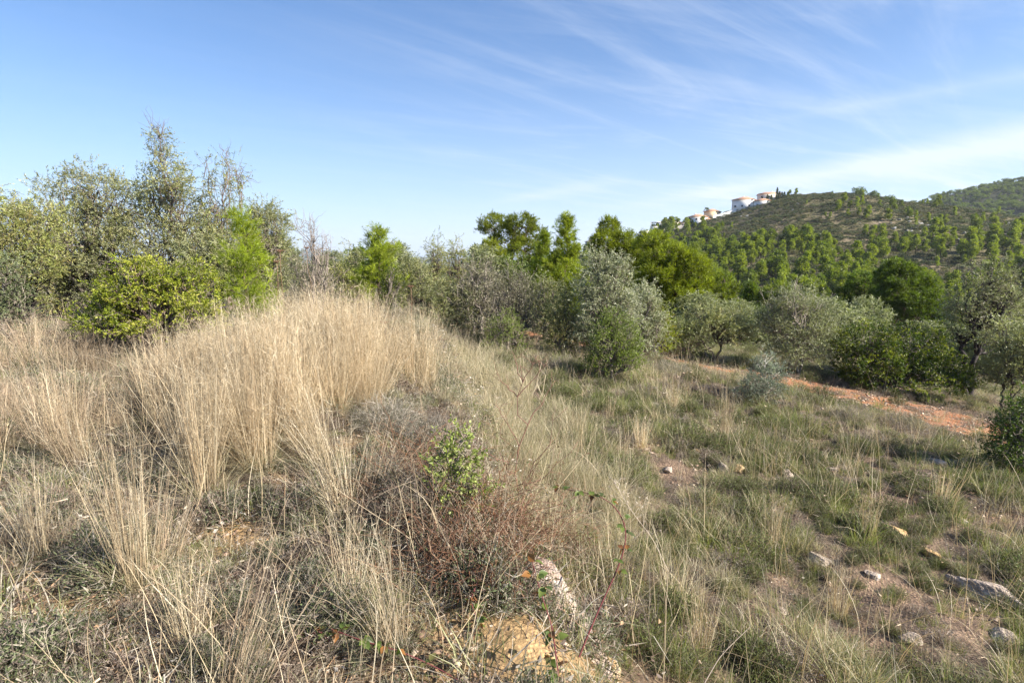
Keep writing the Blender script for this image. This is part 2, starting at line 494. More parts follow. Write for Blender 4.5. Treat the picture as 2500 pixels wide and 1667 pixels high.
def path_dist(x, y):
    best = np.full(np.shape(x), 1e9)
    for (a, wa), (b, wb) in zip(PATH_PTS[:-1], PATH_PTS[1:]):
        ax, ay = a; bx, by = b; dx, dy = bx - ax, by - ay
        t = np.clip(((x - ax) * dx + (y - ay) * dy) / (dx * dx + dy * dy), 0, 1)
        d = np.hypot(x - ax - dx * t, y - ay - dy * t) / (wa + (wb - wa) * t)
        best = np.minimum(best, d)
    return best


def soil_amount(x, y):
    s = np.zeros(np.shape(x))
    for (q, rad, st) in SP:
        s = np.maximum(s, st * np.exp(-((x - q[0]) ** 2 + (y - q[1]) ** 2) / rad ** 2))
    n = sstep(.56, .72, fbm(x / .7, y / .7, 61)) * .8
    s = np.maximum(s, n * np.where(x > edge_x(np.clip(y, -5, 40)) + .5, .5, .5))
    return np.clip(s + (fbm(x / .15, y / .15, 71) - .5) * .5 * (s > .1), 0, 1)


def build_ground():
    nr = 400
    rad = np.concatenate([[0.0], np.geomspace(0.35, 9000, nr)])
    fr = np.radians(np.linspace(-58, 58, 420)); bk = np.radians(np.linspace(58, 302, 90))[1:-1]
    ang = np.concatenate([fr, bk]); na = len(ang)
    rr, aa = np.meshgrid(rad[1:], ang, indexing='ij')
    x = rr * np.sin(aa); y = rr * np.cos(aa); z = H(x, y)
    V = np.concatenate([[[0, 0, h1(0, 0)]], np.stack([x, y, z], -1).reshape(-1, 3)])
    i = np.arange(nr - 1)[:, None] * na; j = np.arange(na)[None]; j2 = (j + 1) % na
    Q = np.stack([i + j, i + na + j, i + na + j2, i + j2], -1) + 1      # (nr-1,na,4)
    fan = np.stack([np.zeros(na, int), 1 + np.arange(na), 1 + (np.arange(na) + 1) % na], 1)
    X, Y = V[:, 0], V[:, 1]
    s = soil_amount(X, Y)
    right = sstep(-.2, 1.5, X - edge_x(np.clip(Y, -5, 40)))
    n = fbm(X / .5, Y / .5, 81)[:, None]
    duff = np.array([.085, .062, .046]) * (1 - n) + np.array([.19, .145, .11]) * n
    och = np.array([.54, .36, .18]) * (1 - right[:, None]) + np.array([.42, .28, .19]) * right[:, None]
    col = duff * (1 - s[:, None]) + och * s[:, None]
    # hill: beige soil, brown-green scrub floor
    hn = fbm(X / 14, Y / 14, 91)[:, None]; hn2 = sstep(.54, .70, fbm(X / 22, Y / 7, 95))[:, None]
    hc = np.array([.11, .11, .05]) * (1 - hn) + np.array([.22, .18, .10]) * hn
    hc = hc * (1 - .55 * hn2) + np.array([.36, .27, .20]) * .55 * hn2
    k = sstep(40, 100, Y)[:, None]
    col = col * (1 - k) + hc * k
    far = sstep(600, 1500, np.hypot(X, Y))[:, None]
    col = col * (1 - far) + np.array([.09, .10, .07]) * far
    cut = int(np.searchsorted(rad[1:], 60))
    for nm, F, mat in (('ground', [Q[:cut].reshape(-1, 4), fan], M_GROUND), ('hillside', [Q[cut:].reshape(-1, 4)], M_HILL)):
        used = np.unique(np.concatenate([f.ravel() for f in F])); mp = np.full(len(V), -1); mp[used] = np.arange(len(used))
        o = obj(nm, mesh_np(nm, V[used], [mp[f] for f in F], mat, col[used], True)); tag(o, kind='structure')
        o['label'] = 'dry earth slope under the grass, falling to the right' if nm == 'ground' else 'scrubby limestone hillside with beige soil across the valley'


build_ground()


def build_path():
    """red soil track, a sheet lying just over the ground"""
    pts = [np.array(p) for p, w in PATH_PTS]; ws = [w for p, w in PATH_PTS]
    t = np.linspace(0, len(pts) - 1, 260)
    cx = np.interp(t, range(len(pts)), [p[0] for p in pts]); cy = np.interp(t, range(len(pts)), [p[1] for p in pts])
    w = np.interp(t, range(len(pts)), ws)
    T = nrm(np.stack([np.gradient(cx), np.gradient(cy)], 1)); S = np.stack([-T[:, 1], T[:, 0]], 1)
    m = 26; q = np.linspace(-1, 1, m)
    wl = w * (1 + .8 * (fbm(cx * 1.4, cy * 1.4, 3) - .5) * 2); wr = w * (1 + .5 * (fbm(cx * 1.4, cy * 1.4, 13) - .5) * 2)
    ww = np.where(q[None] < 0, wl[:, None], wr[:, None]) * q[None]
    x = cx[:, None] + S[:, :1] * ww; y = cy[:, None] + S[:, 1:] * ww
    e = 1 - np.abs(q)[None] ** 6
    z = H(x, y) + .022 * e - .015 + (fbm(x / .05, y / .05, 55) - .5) * .02
    n = fbm(x / .35, y / .35, 15)[..., None]; n2 = sstep(.55, .7, fbm(x / .22, y / .22, 16))[..., None]
    col = np.array([.38, .15, .065]) * (1 - n) + np.array([.54, .27, .15]) * n
    col = col * (1 - .5 * n2) + np.array([.42, .30, .22]) * .5 * n2
    i = np.arange(259)[:, None] * m; j = np.arange(m - 1)[None]
    F = np.stack([i + j, i + j + 1, i + m + j + 1, i + m + j], -1).reshape(-1, 4)
    o = obj('path', mesh_np('path', np.stack([x, y, z], -1).reshape(-1, 3), F, M_GROUND, col.reshape(-1, 3), True))
    tag(o, 'narrow track of bare red soil curving past the dark green bush', kind='structure')


build_path()


def build_mountain():
    px = np.array([760, 860, 900, 930, 960, 1000, 1024, 1060, 1120, 1250, 1500, 1900, 2600])
    row = np.array([270, 224, 206, 196, 189, 180, 173.5, 163, 150, 142, 150, 190, 250])
    u = (px - 512) / FPX
    n1 = 260; n2 = 110
    U, Tt = np.meshgrid(np.linspace(u[0], u[-1], n1), np.linspace(0, 1.5, n2), indexing='ij')
    yc = np.interp(U, [.4, .8, 1.0, 1.5, 4], [900, 760, 700, 560, 240])
    y0 = yc * .62
    zc = row_z(np.interp(U, u, row), yc)
    y = y0 + (yc - y0) * Tt; x = U * y
    z = -8 + (zc + 8) * np.minimum(Tt, 1) ** .9 - np.maximum(Tt - 1, 0) * 60
    z = z + (fbm(x / 60, y / 60, 19) - .5) * 14 * np.clip(np.minimum(Tt, 1.0 - .0 * Tt) * 2, 0, 1) * np.where(Tt > .9, .4, 1)
    V = np.stack([x, y, z], -1).reshape(-1, 3)
    i = np.arange(n1 - 1)[:, None] * n2; j = np.arange(n2 - 1)[None]
    F = np.stack([i + j, i + n2 + j, i + n2 + j + 1, i + j + 1], -1).reshape(-1, 4)
    n = fbm(V[:, 0] / 20, V[:, 1] / 20, 29)[:, None]
    col = np.array([.05, .06, .03]) * (1 - n) + np.array([.12, .11, .06]) * n
    o = obj('mountain', mesh_np('mountain', V, F, M_HILL, col, True)); tag(o, 'higher pine covered mountain behind the hill', kind='structure')
    return x, y, z, Tt


MT = build_mountain()


def build_distant():
    for nm, x0, x1, Y, rows, lab in (('distant_hills', -2600, -150, 5200, [(120, 262), (200, 256), (280, 252), (310, 249), (335, 252), (380, 255), (430, 257), (480, 259)], 'faint blue hills on the horizon'),):
        px = np.array([a for a, b in rows]); rw = np.array([b for a, b in rows])
        U = np.linspace((px[0] - 512) / FPX, (px[-1] - 512) / FPX, 120)
        zt = row_z(np.interp(U, (px - 512) / FPX, rw), Y) + (fbm(U * 30, U * 0, 3) - .5) * 40
        V = []; F = []
        for k, (dy, f) in enumerate(((-600, 0), (-300, .55), (0, 1), (500, 0))):
            V.append(np.stack([U * (Y + dy), np.full(120, Y + dy), -40 + (zt + 40) * f], 1))
        V = np.concatenate(V)
        for k in range(3):
            i = np.arange(119) + k * 120
            F.append(np.stack([i, i + 1, i + 121, i + 120], 1))
        o = obj(nm, mesh_np(nm, V, np.concatenate(F), M_HILL, (.09, .10, .07), True)); tag(o, lab, kind='structure')


build_distant()


# ------------------------------------------------------------------ plants
def sph(r, n):
    v = r.normal(size=(n, 3)); return nrm(v)


def spray(g, r, E, A, s, twigs, per, L_, W_, colf, kind, gt=None, tw_len=.22, spread=.9, leafspread=.8, twcol=(.2, .17, .13)):
    """leaves on short twigs around the cluster points E with axes A"""
    n = len(E)
    D = nrm(A[:, None] + spread * r.normal(size=(n, twigs, 3)))
    S0 = E[:, None] + r.normal(size=(n, twigs, 3)) * (s[:, None, None] if np.ndim(s) else s) * .45
    tl = tw_len * r.uniform(.5, 1.3, (n, twigs))
    if kind == 'needle': t = r.uniform(.2, 1.0, (n, twigs, per))
    else: t = np.linspace(.15, 1, per)[None, None] + r.uniform(-.05, .05, (n, twigs, per))
    P = S0[:, :, None] + D[:, :, None] * (tl[..., None] * t)[..., None]
    LD = nrm(D[:, :, None] + leafspread * r.normal(size=P.shape))
    col = colf(n, twigs, per)
    N_ = n * twigs * per
    Ls = L_ * r.uniform(.65, 1.25, N_); Ws = W_ * r.uniform(.7, 1.2, N_)
    (g_needles if kind == 'needle' else g_leaves)(g, P.reshape(-1, 3), LD.reshape(-1, 3), Ls, Ws, col.reshape(-1, 3), r)
    if gt is not None:
        m = n * twigs; g_needles(gt, S0.reshape(-1, 3) - D.reshape(-1, 3) * .05, D.reshape(-1, 3), (tl * 1.1).reshape(-1) + .03, .006, np.array(twcol), r)


def colmix(r, cols, wts, cl=.25, tw=.15, lf=.15):
    cols = np.array(cols, float); wts = np.array(wts, float) / sum(wts)

    def f(n, tws, per):
        a = cols[r.choice(len(cols), n, p=wts)][:, None, None]
        b = cols[r.choice(len(cols), (n, tws), p=wts)][:, :, None]
        c = a * .45 + b * .55
        k = (1 + cl * r.uniform(-1, 1, (n, 1, 1, 1))) * (1 + tw * r.uniform(-1, 1, (n, tws, 1, 1))) * (1 + lf * r.uniform(-1, 1, (n, tws, per, 1)))
        return np.clip(c * k, .005, .9)
    return f


OLIVE = [(.26, .275, .125), (.18, .20, .075), (.36, .37, .21), (.30, .28, .10)]
OLIVE_G = [(.25, .27, .075), (.17, .19, .05), (.33, .34, .13), (.35, .29, .11)]
SILVER = [(.34, .35, .23), (.26, .275, .155), (.44, .45, .33), (.20, .215, .11)]
GREYTW = [(.27, .235, .175), (.20, .18, .13), (.24, .245, .14), (.33, .29, .22)]
PINE = [(.20, .235, .02), (.14, .175, .016), (.26, .29, .03), (.10, .13, .014)]
PINEY = [(.27, .34, .022), (.21, .28, .018), (.33, .38, .04)]
LENT = [(.29, .33, .03), (.20, .25, .02), (.46, .44, .08), (.11, .15, .015)]
LENTD = [(.045, .075, .008), (.025, .045, .005), (.11, .16, .015), (.32, .34, .06)]
HERBG = [(.17, .22, .045), (.12, .16, .035), (.23, .27, .07)]


def plant_broad(root, seed, h, w, lobes, kind='olive', clusters=90, twigs=9, per=12, L_=.056, W_=.018, pal=OLIVE, stems=1, tr=.09, mat=None,
                trunk_h=.3, csize=.22, twl=.22, bare=0, barkcol=(.17, .145, .12), dens=1.0, up=.35, lean=(0, 0), depth=.8, spr=.9):
    """lobes in fractions: (x/half-width, z/height, radius as a fraction of half-width, vertical radius as a fraction of height)"""
    r = np.random.default_rng(seed)
    hw = w / 2
    gt = Geo(); gc = Geo(); gb = Geo()
    bark = np.array(barkcol)
    Ls = []
    for lb in lobes:
        x, z, rx, rz = lb[:4]; y = lb[4] if len(lb) > 4 else r.uniform(-.35, .35)
        Ls.append((np.array([x * hw, y * hw * depth, z * h]), np.array([rx * hw, rx * hw * depth, rz * h])))
    vol = np.array([l[1][0] * l[1][2] for l in Ls]); nc = np.maximum(3, (vol / vol.sum() * clusters * dens).astype(int))
    base = [np.array([r.normal() * .12 * (stems > 1) * hw * .6, r.normal() * .12 * (stems > 1) * hw * .6, -.08]) for _ in range(stems)]
    forks = [b + np.array([lean[0] * h * trunk_h + r.normal() * .05 * h, lean[1] * h * trunk_h + r.normal() * .05 * h, trunk_h * h * r.uniform(.7, 1.15)]) for b in base]
    for b, f in zip(base, forks):
        p = wig(r, b, f, 6, .05); k = np.linspace(1.35, .85, 6); k[0] = 1.8
        g_tube(gt, p, tr * k / math.sqrt(stems), 8, bark * r.uniform(.8, 1.1))
    for (c, rd), n in zip(Ls, nc):
        i = r.integers(stems); f = forks[i]
        tgt = c - np.array([0, 0, rd[2] * .35])
        if tgt[2] < f[2]: st = base[i] + (f - base[i]) * .5
        else: st = f
        limb = wig(r, st, tgt, 8, .045)
        g_tube(gt, limb, np.linspace(tr * .62 / math.sqrt(stems), tr * .25 / math.sqrt(stems), 8), 6, bark * r.uniform(.8, 1.1))
        d = sph(r, n); d[:, 2] = np.abs(d[:, 2]) * 1.1 - .42; d = nrm(d)
        rf = r.uniform(.45, 1.04, n) ** .6
        E = c + d * rd * rf[:, None]
        E[:, 2] = np.maximum(E[:, 2], .04 * h)
        A = nrm(d * .9 + np.array([0, 0, up]))
        for e in E[: min(n, 34)]:
            s = limb[r.integers(3, 8)]
            br = wig(r, s, e, 5, .07)
            g_tube(gb, br, np.linspace(tr * .17 + .004, .004, 5), 3, bark * r.uniform(.75, 1.3))
        spray(gc, r, E, A, csize, twigs, per, L_, W_, colmix(r, pal, [4, 3, 2, 2][:len(pal)]), 'leaf', gb, twl, spr)
    if bare:
        for _ in range(bare):
            c, rd = Ls[r.integers(len(Ls))]
            s = c + np.array([r.normal() * rd[0] * .3, r.normal() * rd[1] * .3, 0])
            top = c + np.array([r.normal() * rd[0] * .7, r.normal() * rd[1] * .6, rd[2] * r.uniform(.9, 1.6)])
            q = wig(r, s, top, 7, .05); g_tube(gb, q, np.linspace(.012, .003, 7), 3, bark)
            for _ in range(6):
                a = q[r.integers(2, 6)]; e = a + nrm(r.normal(size=3) + np.array([0, 0, 1.0])) * r.uniform(.15, .5) * min(1, h / 3)
                g_tube(gb, wig(r, a, e, 4, .08), np.linspace(.005, .002, 4), 3, bark)
    tk = obj('trunk', gt.mesh('trunk', M_BRANCH, True), root); obj('branches', gb.mesh('branches', M_BRANCH), root)
    obj('crown', gc.mesh('crown', mat or M_OLIVE), root)


def plant_pine(root, seed, h, w, style='round', lobes=None, clusters=120, shoots=16, per=14, L_=.11, W_=.011, pal=PINE, tr=.12, csz=.3):
    r = np.random.default_rng(seed); gt = Geo(); gc = Geo(); gb = Geo(); hw = w / 2
    bark = np.array([.13, .095, .07])
    top = np.array([r.normal() * .03 * h, 0, h * (.97 if style == 'cone' else .86)])
    tk = wig(r, (0, 0, -.1), top, 10, .015); g_tube(gt, tk, np.linspace(tr, tr * .15, 10), 8, bark)
    E = []; A = []
    if style == 'cone':
        nw = max(9, int(h / .22))
        for k in range(nw):
            t = (k + .5) / nw; zz = h * (.08 + .9 * t)
            reach = hw * (1 - t) ** .75 * r.uniform(.7, 1.1) + .05
            for q in range(r.integers(4, 7)):
                a = r.uniform(0, 6.28); rr_ = reach * r.uniform(.6, 1.1)
                s = np.array([np.interp(zz, tk[:, 2], tk[:, 0]), np.interp(zz, tk[:, 2], tk[:, 1]), zz])
                e = s + np.array([math.cos(a) * rr_, math.sin(a) * rr_, rr_ * r.uniform(.45, .9)])
                g_tube(gb, wig(r, s, e, 5, .04, (0, 0, -.06 * rr_)), np.linspace(.014, .004, 5), 3, bark)
                for f in np.linspace(.35, 1, max(2, int(rr_ / .13))):
                    E.append(s + (e - s) * f + r.normal(size=3) * .03); A.append(nrm(e - s) + np.array([0, 0, .6]))
        E.append(np.array([top[0], top[1], h])); A.append(np.array([0, 0, 1.]))
        E = np.array(E); A = nrm(np.array(A)); csz_ = csz * .45
    else:
        Ls = []
        for lb in lobes:
            x, z, rx, rz = lb[:4]; y = lb[4] if len(lb) > 4 else r.uniform(-.4, .4)
            Ls.append((np.array([x * hw, y * hw, z * h]), np.array([rx * hw, rx * hw, rz * h])))
        vol = np.array([l[1][0] * l[1][2] for l in Ls]); nc = np.maximum(4, (vol / vol.sum() * clusters).astype(int))
        for (c, rd), n in zip(Ls, nc):
            s = tk[int(np.clip(c[2] / h * 8 - 1.5, 1, 8))]
            limb = wig(r, s, c - np.array([0, 0, rd[2] * .3]), 7, .04, (0, 0, -.05 * hw))
            g_tube(gt, limb, np.linspace(tr * .5, tr * .15, 7), 6, bark)
            d = sph(r, n); d[:, 2] = np.abs(d[:, 2]) * 1.15 - .3; d = nrm(d); rf = r.uniform(.5, 1.04, n) ** .5
            e = c + d * rd * rf[:, None]
            for q in e[:26]: g_tube(gb, wig(r, limb[r.integers(3, 7)], q, 5, .06), np.linspace(.02, .006, 5), 3, bark)
            E.append(e); A.append(nrm(d * .9 + np.array([0, 0, .7])))
        E = np.concatenate(E); A = np.concatenate(A); csz_ = csz
    spray(gc, r, E, A, csz_, shoots, per, L_, W_, colmix(r, pal, [4, 3, 2, 2][:len(pal)], .38, .25, .2), 'needle', None, .16 if style == 'cone' else .2, .55, .62)
    obj('trunk', gt.mesh('trunk', M_BRANCH, True), root); obj('branches', gb.mesh('branches', M_BRANCH), root); obj('crown', gc.mesh('crown', M_NEEDLE), root)


def spot(px, Y, top_row, wpx, base=None):
    x, y, z = at(px, Y)
    h = row_z(top_row, Y) - z
    return (x, y, z), h, wpx * Y * cp / FPX * 1.02


ROUND = [(0, .62, .62, .30), (-.5, .5, .5, .26), (.5, .5, .5, .26), (0, .38, .75, .22), (.15, .8, .38, .2)]
BUSH = [(0, .55, .6, .42), (-.55, .38, .45, .34), (.55, .4, .45, .34), (-.2, .72, .4, .26), (.3, .7, .38, .26), (0, .25, .9, .25)]
TALL = [(0, .78, .42, .2), (-.25, .6, .5, .2), (.3, .58, .5, .22), (0, .38, .75, .22), (-.4, .25, .5, .2), (.4, .25, .5, .2)]

OG = 'wild olives'
# kind, px, Y, top row, width px, label, name, category, options
near = [
    # ---- the thicket on the left
    ('b', 20, 10.5, 186, 130, 'yellowish olive tree with a dark leaning trunk at the left picture edge', 'olive_tree', 'tree', dict(lobes=[(-.5, .78, .6, .22), (.3, .7, .55, .24), (-.2, .5, .8, .24), (.5, .45, .5, .25), (-.7, .35, .5, .3)], pal=OLIVE_G, clusters=280, trunk_h=.3, lean=(-.3, 0), stems=2, barkcol=(.06, .05, .045), tr=.1)),
    ('b', 100, 12.5, 161, 125, 'broad grey-green olive, first tall crown in from the left picture edge', 'olive_tree', 'tree', dict(lobes=[(0, .84, .42, .16), (-.5, .7, .5, .18), (.4, .72, .5, .2), (-.1, .55, .8, .2), (.55, .42, .5, .2), (-.6, .38, .55, .2), (0, .25, .8, .2)], clusters=390, stems=3, trunk_h=.22, tr=.12)),
    ('b', 182, 12.8, 127, 92, 'tallest thin tree of the left thicket, bare twigs and a leafy tip', 'sparse_tree', 'tree', dict(lobes=[(-.08, .94, .16, .06, 0), (-.1, .82, .22, .09, 0), (.2, .72, .35, .12), (-.4, .66, .4, .12), (.15, .56, .6, .14), (-.5, .45, .6, .16), (.5, .4, .5, .16), (0, .3, .8, .16)], clusters=300, twigs=8, stems=3, trunk_h=.25, bare=16, pal=OLIVE, tr=.06, barkcol=(.17, .14, .12), twl=.28, csize=.2, L_=.055, W_=.02)),
    ('b', 232, 13.2, 150, 66, 'half bare tree with upright reddish twigs right of the tallest tree', 'sparse_tree', 'tree', dict(lobes=[(.3, .9, .2, .08), (-.3, .84, .22, .1), (.1, .72, .4, .14), (.55, .78, .2, .1), (-.35, .5, .6, .18), (.3, .42, .7, .2), (0, .26, .8, .2)], clusters=150, twigs=7, per=10, stems=3, trunk_h=.22, bare=26, barkcol=(.20, .155, .13), pal=OLIVE_G, tr=.06)),
    ('b', 222, 11.8, 232, 78, 'round grey olive with dark forked trunk below the half bare tree', 'olive_tree', 'tree', dict(lobes=[(-.4, .78, .5, .22), (.35, .76, .5, .22), (0, .6, .8, .25), (.6, .5, .4, .2), (-.6, .5, .4, .2)], clusters=170, stems=3, trunk_h=.3, barkcol=(.06, .05, .05), tr=.13)),
    ('b', 272, 14, 197, 50, 'small olive crown standing alone behind the bright pine sapling', 'olive_tree', 'tree', dict(lobes=[(-.2, .85, .5, .15), (.35, .78, .5, .16), (0, .66, .85, .18), (.5, .55, .4, .14), (-.4, .45, .6, .2), (.2, .3, .7, .2)], clusters=190, stems=2, trunk_h=.4, tr=.08)),
    ('b', 60, 12.6, 238, 90, 'shaded green shrub under the left olives', 'shrub', 'shrub', dict(lobes=BUSH, clusters=90, pal=OLIVE_G, stems=3)),
    ('b', 15, 9.0, 255, 60, 'light green shrub low at the left picture edge', 'shrub', 'shrub', dict(lobes=BUSH, clusters=70, pal=[(.15, .18, .08), (.11, .14, .06), (.19, .21, .11)], stems=3, L_=.035)),
    ('b', 112, 8.2, 268, 70, 'low left arm of yellow-green mastic bush', 'mastic_shrub', 'shrub', dict(lobes=[(.2, .6, .6, .35), (-.5, .45, .5, .3), (.7, .6, .4, .3)], clusters=55, pal=LENT, stems=3, L_=.034, W_=.017, mat=M_GREEN, csize=.14, twl=.14, per=11)),
    ('b', 160, 8.0, 256, 140, 'yellow-green mastic bush in front of the left olives', 'mastic_shrub', 'shrub', dict(lobes=[(-.3, .68, .42, .3), (.1, .74, .4, .24), (.55, .64, .42, .3), (-.65, .4, .35, .25), (.15, .42, .8, .3), (.8, .45, .3, .25), (-.1, .88, .25, .1)], clusters=330, pal=LENT, stems=4, depth=.9, spr=1.3, L_=.036, W_=.018, mat=M_GREEN, csize=.09, twl=.12, per=11, barkcol=(.12, .09, .07))),
    ('p', 252, 9.2, 215, 60, 'bright yellow-green pine sapling beside the golden grass', 'pine_sapling', 'tree', dict(style='cone', pal=PINEY, shoots=12, per=16, L_=.10, W_=.006, tr=.04)),
    ('b', 312, 12, 250, 58, 'twiggy grey shrub above the top of the golden grass', 'grey_shrub', 'shrub', dict(lobes=BUSH, clusters=60, pal=GREYTW, per=6, stems=4, bare=14, barkcol=(.24, .20, .17))),
    ('b', 322, 11.4, 217, 42, 'leafless shrub with pale wispy twigs against the sky', 'bare_shrub', 'shrub', dict(lobes=[(-.1, .6, .5, .3), (.2, .5, .5, .3), (0, .35, .8, .2)], clusters=34, twigs=5, per=1, L_=.02, stems=5, bare=22, pal=GREYTW, barkcol=(.26, .22, .19), tr=.04)),
    ('b', 346, 14.5, 262, 46, 'dark olive green shrub left of the young pine', 'shrub', 'shrub', dict(lobes=BUSH, clusters=70, pal=OLIVE_G, stems=3)),
    ('b', 356, 16, 243, 36, 'slim grey-green wild olive poking up left of the young pine', 'olive_tree', 'tree', dict(lobes=TALL, clusters=70, stems=2)),
    # ---- the central band
    ('p', 379, 15.0, 231, 60, 'young bright green pine left of the central thicket', 'young_pine', 'tree', dict(style='cone', pal=[(.22, .27, .022), (.15, .195, .018), (.29, .33, .035)], shoots=12, per=15, L_=.11, W_=.009, tr=.07)),
    ('b', 392, 13.2, 262, 30, 'slender dark juniper-like shrub in front of the young pine', 'shrub', 'shrub', dict(lobes=TALL, clusters=80, pal=LENTD, L_=.03, W_=.012, mat=M_GREEN, stems=2, csize=.12, twl=.12)),
    ('b', 414, 15.2, 258, 46, 'silvery olive bush between young pine and tall grey tree', 'olive_tree', 'tree', dict(lobes=BUSH, clusters=120, pal=OLIVE, stems=3)),
    ('b', 434, 18.5, 228, 34, 'tall narrow brownish olive with open crown in the central thicket', 'olive_tree', 'tree', dict(lobes=TALL, clusters=95, pal=OLIVE_G, stems=2, barkcol=(.12, .09, .07))),
    ('b', 456, 19.5, 233, 34, 'second narrow brownish olive, just right of the taller one', 'olive_tree', 'tree', dict(lobes=TALL, clusters=90, pal=OLIVE_G, stems=2, barkcol=(.12, .09, .07))),
    ('b', 452, 14.5, 279, 60, 'low dull green bush at the foot of the central thicket', 'shrub', 'shrub', dict(lobes=BUSH, clusters=110, pal=OLIVE, stems=3)),
    ('b', 478, 14.5, 258, 62, 'half dead grey olive full of fine twigs in the central thicket', 'grey_shrub', 'tree', dict(lobes=BUSH, clusters=150, pal=GREYTW, per=8, stems=4, bare=14, barkcol=(.22, .19, .165))),
    ('b', 512, 13.2, 270, 60, 'greyish brown leafless looking bush with dark middle', 'grey_shrub', 'shrub', dict(lobes=BUSH, clusters=140, pal=[(.20, .185, .12), (.14, .13, .08), (.25, .23, .16)], per=7, stems=4, bare=10, barkcol=(.14, .12, .11))),
    ('b', 545, 15.5, 275, 46, 'grey-green wild olive under the pointed pine', 'olive_tree', 'tree', dict(lobes=BUSH, clusters=95, pal=OLIVE, stems=3)),
    ('b', 566, 12.8, 285, 44, 'thin stemmed olive with sparse leaves beside the red soil', 'olive_tree', 'tree', dict(lobes=TALL, clusters=75, pal=OLIVE_G, stems=2, twl=.26, tr=.05, barkcol=(.2, .17, .14))),
    ('b', 603, 12.6, 249, 66, 'silver-topped wild olive in the middle of the view', 'olive_tree', 'tree', dict(lobes=[(-.15, .86, .4, .14), (.3, .76, .5, .17), (-.4, .66, .5, .2), (.1, .5, .85, .24), (.6, .45, .45, .2), (-.4, .3, .6, .2), (.3, .2, .7, .2)], clusters=260, pal=SILVER, stems=3, tr=.07)),
    ('b', 640, 13.8, 275, 48, 'pale olive right of the silver-topped one, against the pines', 'olive_tree', 'tree', dict(lobes=BUSH, clusters=110, pal=SILVER, stems=3)),
    ('b', 505, 12.2, 312, 46, 'small fresh green buckthorn below the greyish brown bush', 'buckthorn_shrub', 'shrub', dict(lobes=BUSH, clusters=70, pal=HERBG, L_=.03, W_=.014, mat=M_GREEN, stems=4, csize=.14, twl=.18, bare=4)),
    ('b', 612, 10.2, 309, 58, 'leafy green buckthorn with upright shoots in the middle distance', 'buckthorn_shrub', 'shrub', dict(lobes=[(0, .8, .3, .18), (-.3, .62, .45, .22), (.35, .6, .45, .24), (0, .4, .85, .28), (.5, .25, .5, .2), (-.5, .22, .5, .2)], clusters=170, pal=HERBG, L_=.032, W_=.016, mat=M_GREEN, stems=5, csize=.14, twl=.2)),
    ('b', 653, 14.2, 297, 52, 'mastic bush with an orange-tinged left side', 'mastic_shrub', 'shrub', dict(lobes=BUSH, clusters=130, pal=LENT[:2] + [(.27, .20, .03), (.22, .25, .04)], L_=.036, W_=.018, mat=M_GREEN, stems=3, csize=.15, twl=.15)),
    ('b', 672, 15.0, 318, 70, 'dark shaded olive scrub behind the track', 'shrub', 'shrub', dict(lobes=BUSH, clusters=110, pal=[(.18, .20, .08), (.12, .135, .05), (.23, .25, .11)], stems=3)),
    ('b', 712, 15.2, 303, 78, 'spreading olive with low crooked limbs beside the track', 'olive_tree', 'tree', dict(lobes=[(-.3, .76, .5, .2), (.35, .74, .5, .2), (0, .6, .9, .24), (-.6, .5, .4, .2), (.65, .5, .35, .2)], clusters=190, pal=OLIVE, stems=3, trunk_h=.25, tr=.06, barkcol=(.13, .11, .09))),
    ('b', 795, 14.6, 286, 84, 'wide silvery olive with many bare inner twigs, left of the dark mastic bush', 'olive_tree', 'tree', dict(lobes=[(-.3, .82, .45, .16), (.25, .8, .5, .17), (-.5, .6, .5, .22), (.55, .58, .45, .22), (0, .52, .9, .26), (.1, .28, .8, .22)], clusters=310, pal=SILVER[:2] + OLIVE[:2], stems=4, bare=18, tr=.06, barkcol=(.3, .26, .22))),
    ('b', 764, 10.0, 346, 38, 'thin silvery olive sapling with a pale upright stem', 'olive_sapling', 'tree', dict(lobes=TALL, clusters=44, pal=[(.30, .33, .26), (.20, .23, .19), (.15, .18, .13)], stems=2, tr=.02, L_=.04, W_=.011, barkcol=(.42, .39, .35), csize=.12, twl=.16)),
    ('b', 758, 9.6, 377, 52, 'low blue-grey bushy growth at the foot of the olive sapling', 'shrub', 'shrub', dict(lobes=BUSH, clusters=70, pal=[(.17, .20, .15), (.11, .14, .09), (.22, .25, .20)], stems=4, tr=.02, L_=.03, W_=.009, csize=.12, twl=.14)),
    ('b', 893, 14.0, 320, 142, 'dense dark green mastic bush with a pale left top, beside the red track', 'mastic_shrub', 'shrub', dict(lobes=[(-.48, .66, .46, .32), (-.5, .36, .48, .34), (.35, .62, .56, .34), (.38, .34, .6, .34), (0, .24, .9, .24), (.6, .3, .4, .3)], clusters=760, spr=1.1, pal=LENTD, stems=5, L_=.045, W_=.023, mat=M_GREEN, csize=.14, twl=.12, per=11)),
    ('b', 968, 14.8, 257, 92, 'grey olive with a dark forked trunk on the right', 'olive_tree', 'tree', dict(lobes=[(-.1, .86, .4, .13), (.35, .76, .45, .15), (-.5, .68, .4, .17), (.05, .62, .7, .17), (.65, .56, .4, .17), (-.35, .48, .5, .14), (.85, .42, .25, .12)], clusters=210, pal=OLIVE[:2] + SILVER[:1] + GREYTW[:1], stems=2, trunk_h=.36, tr=.10, bare=10, barkcol=(.055, .045, .045), lean=(-.1, 0))),
    ('b', 1012, 12.6, 318, 74, 'dull olive with thin dark stems cut by the right picture edge', 'olive_tree', 'tree', dict(lobes=[(-.3, .8, .4, .18), (.3, .74, .5, .2), (0, .56, .8, .22), (-.3, .4, .5, .2)], clusters=150, pal=OLIVE, stems=3, trunk_h=.2, tr=.05, barkcol=(.09, .075, .065))),
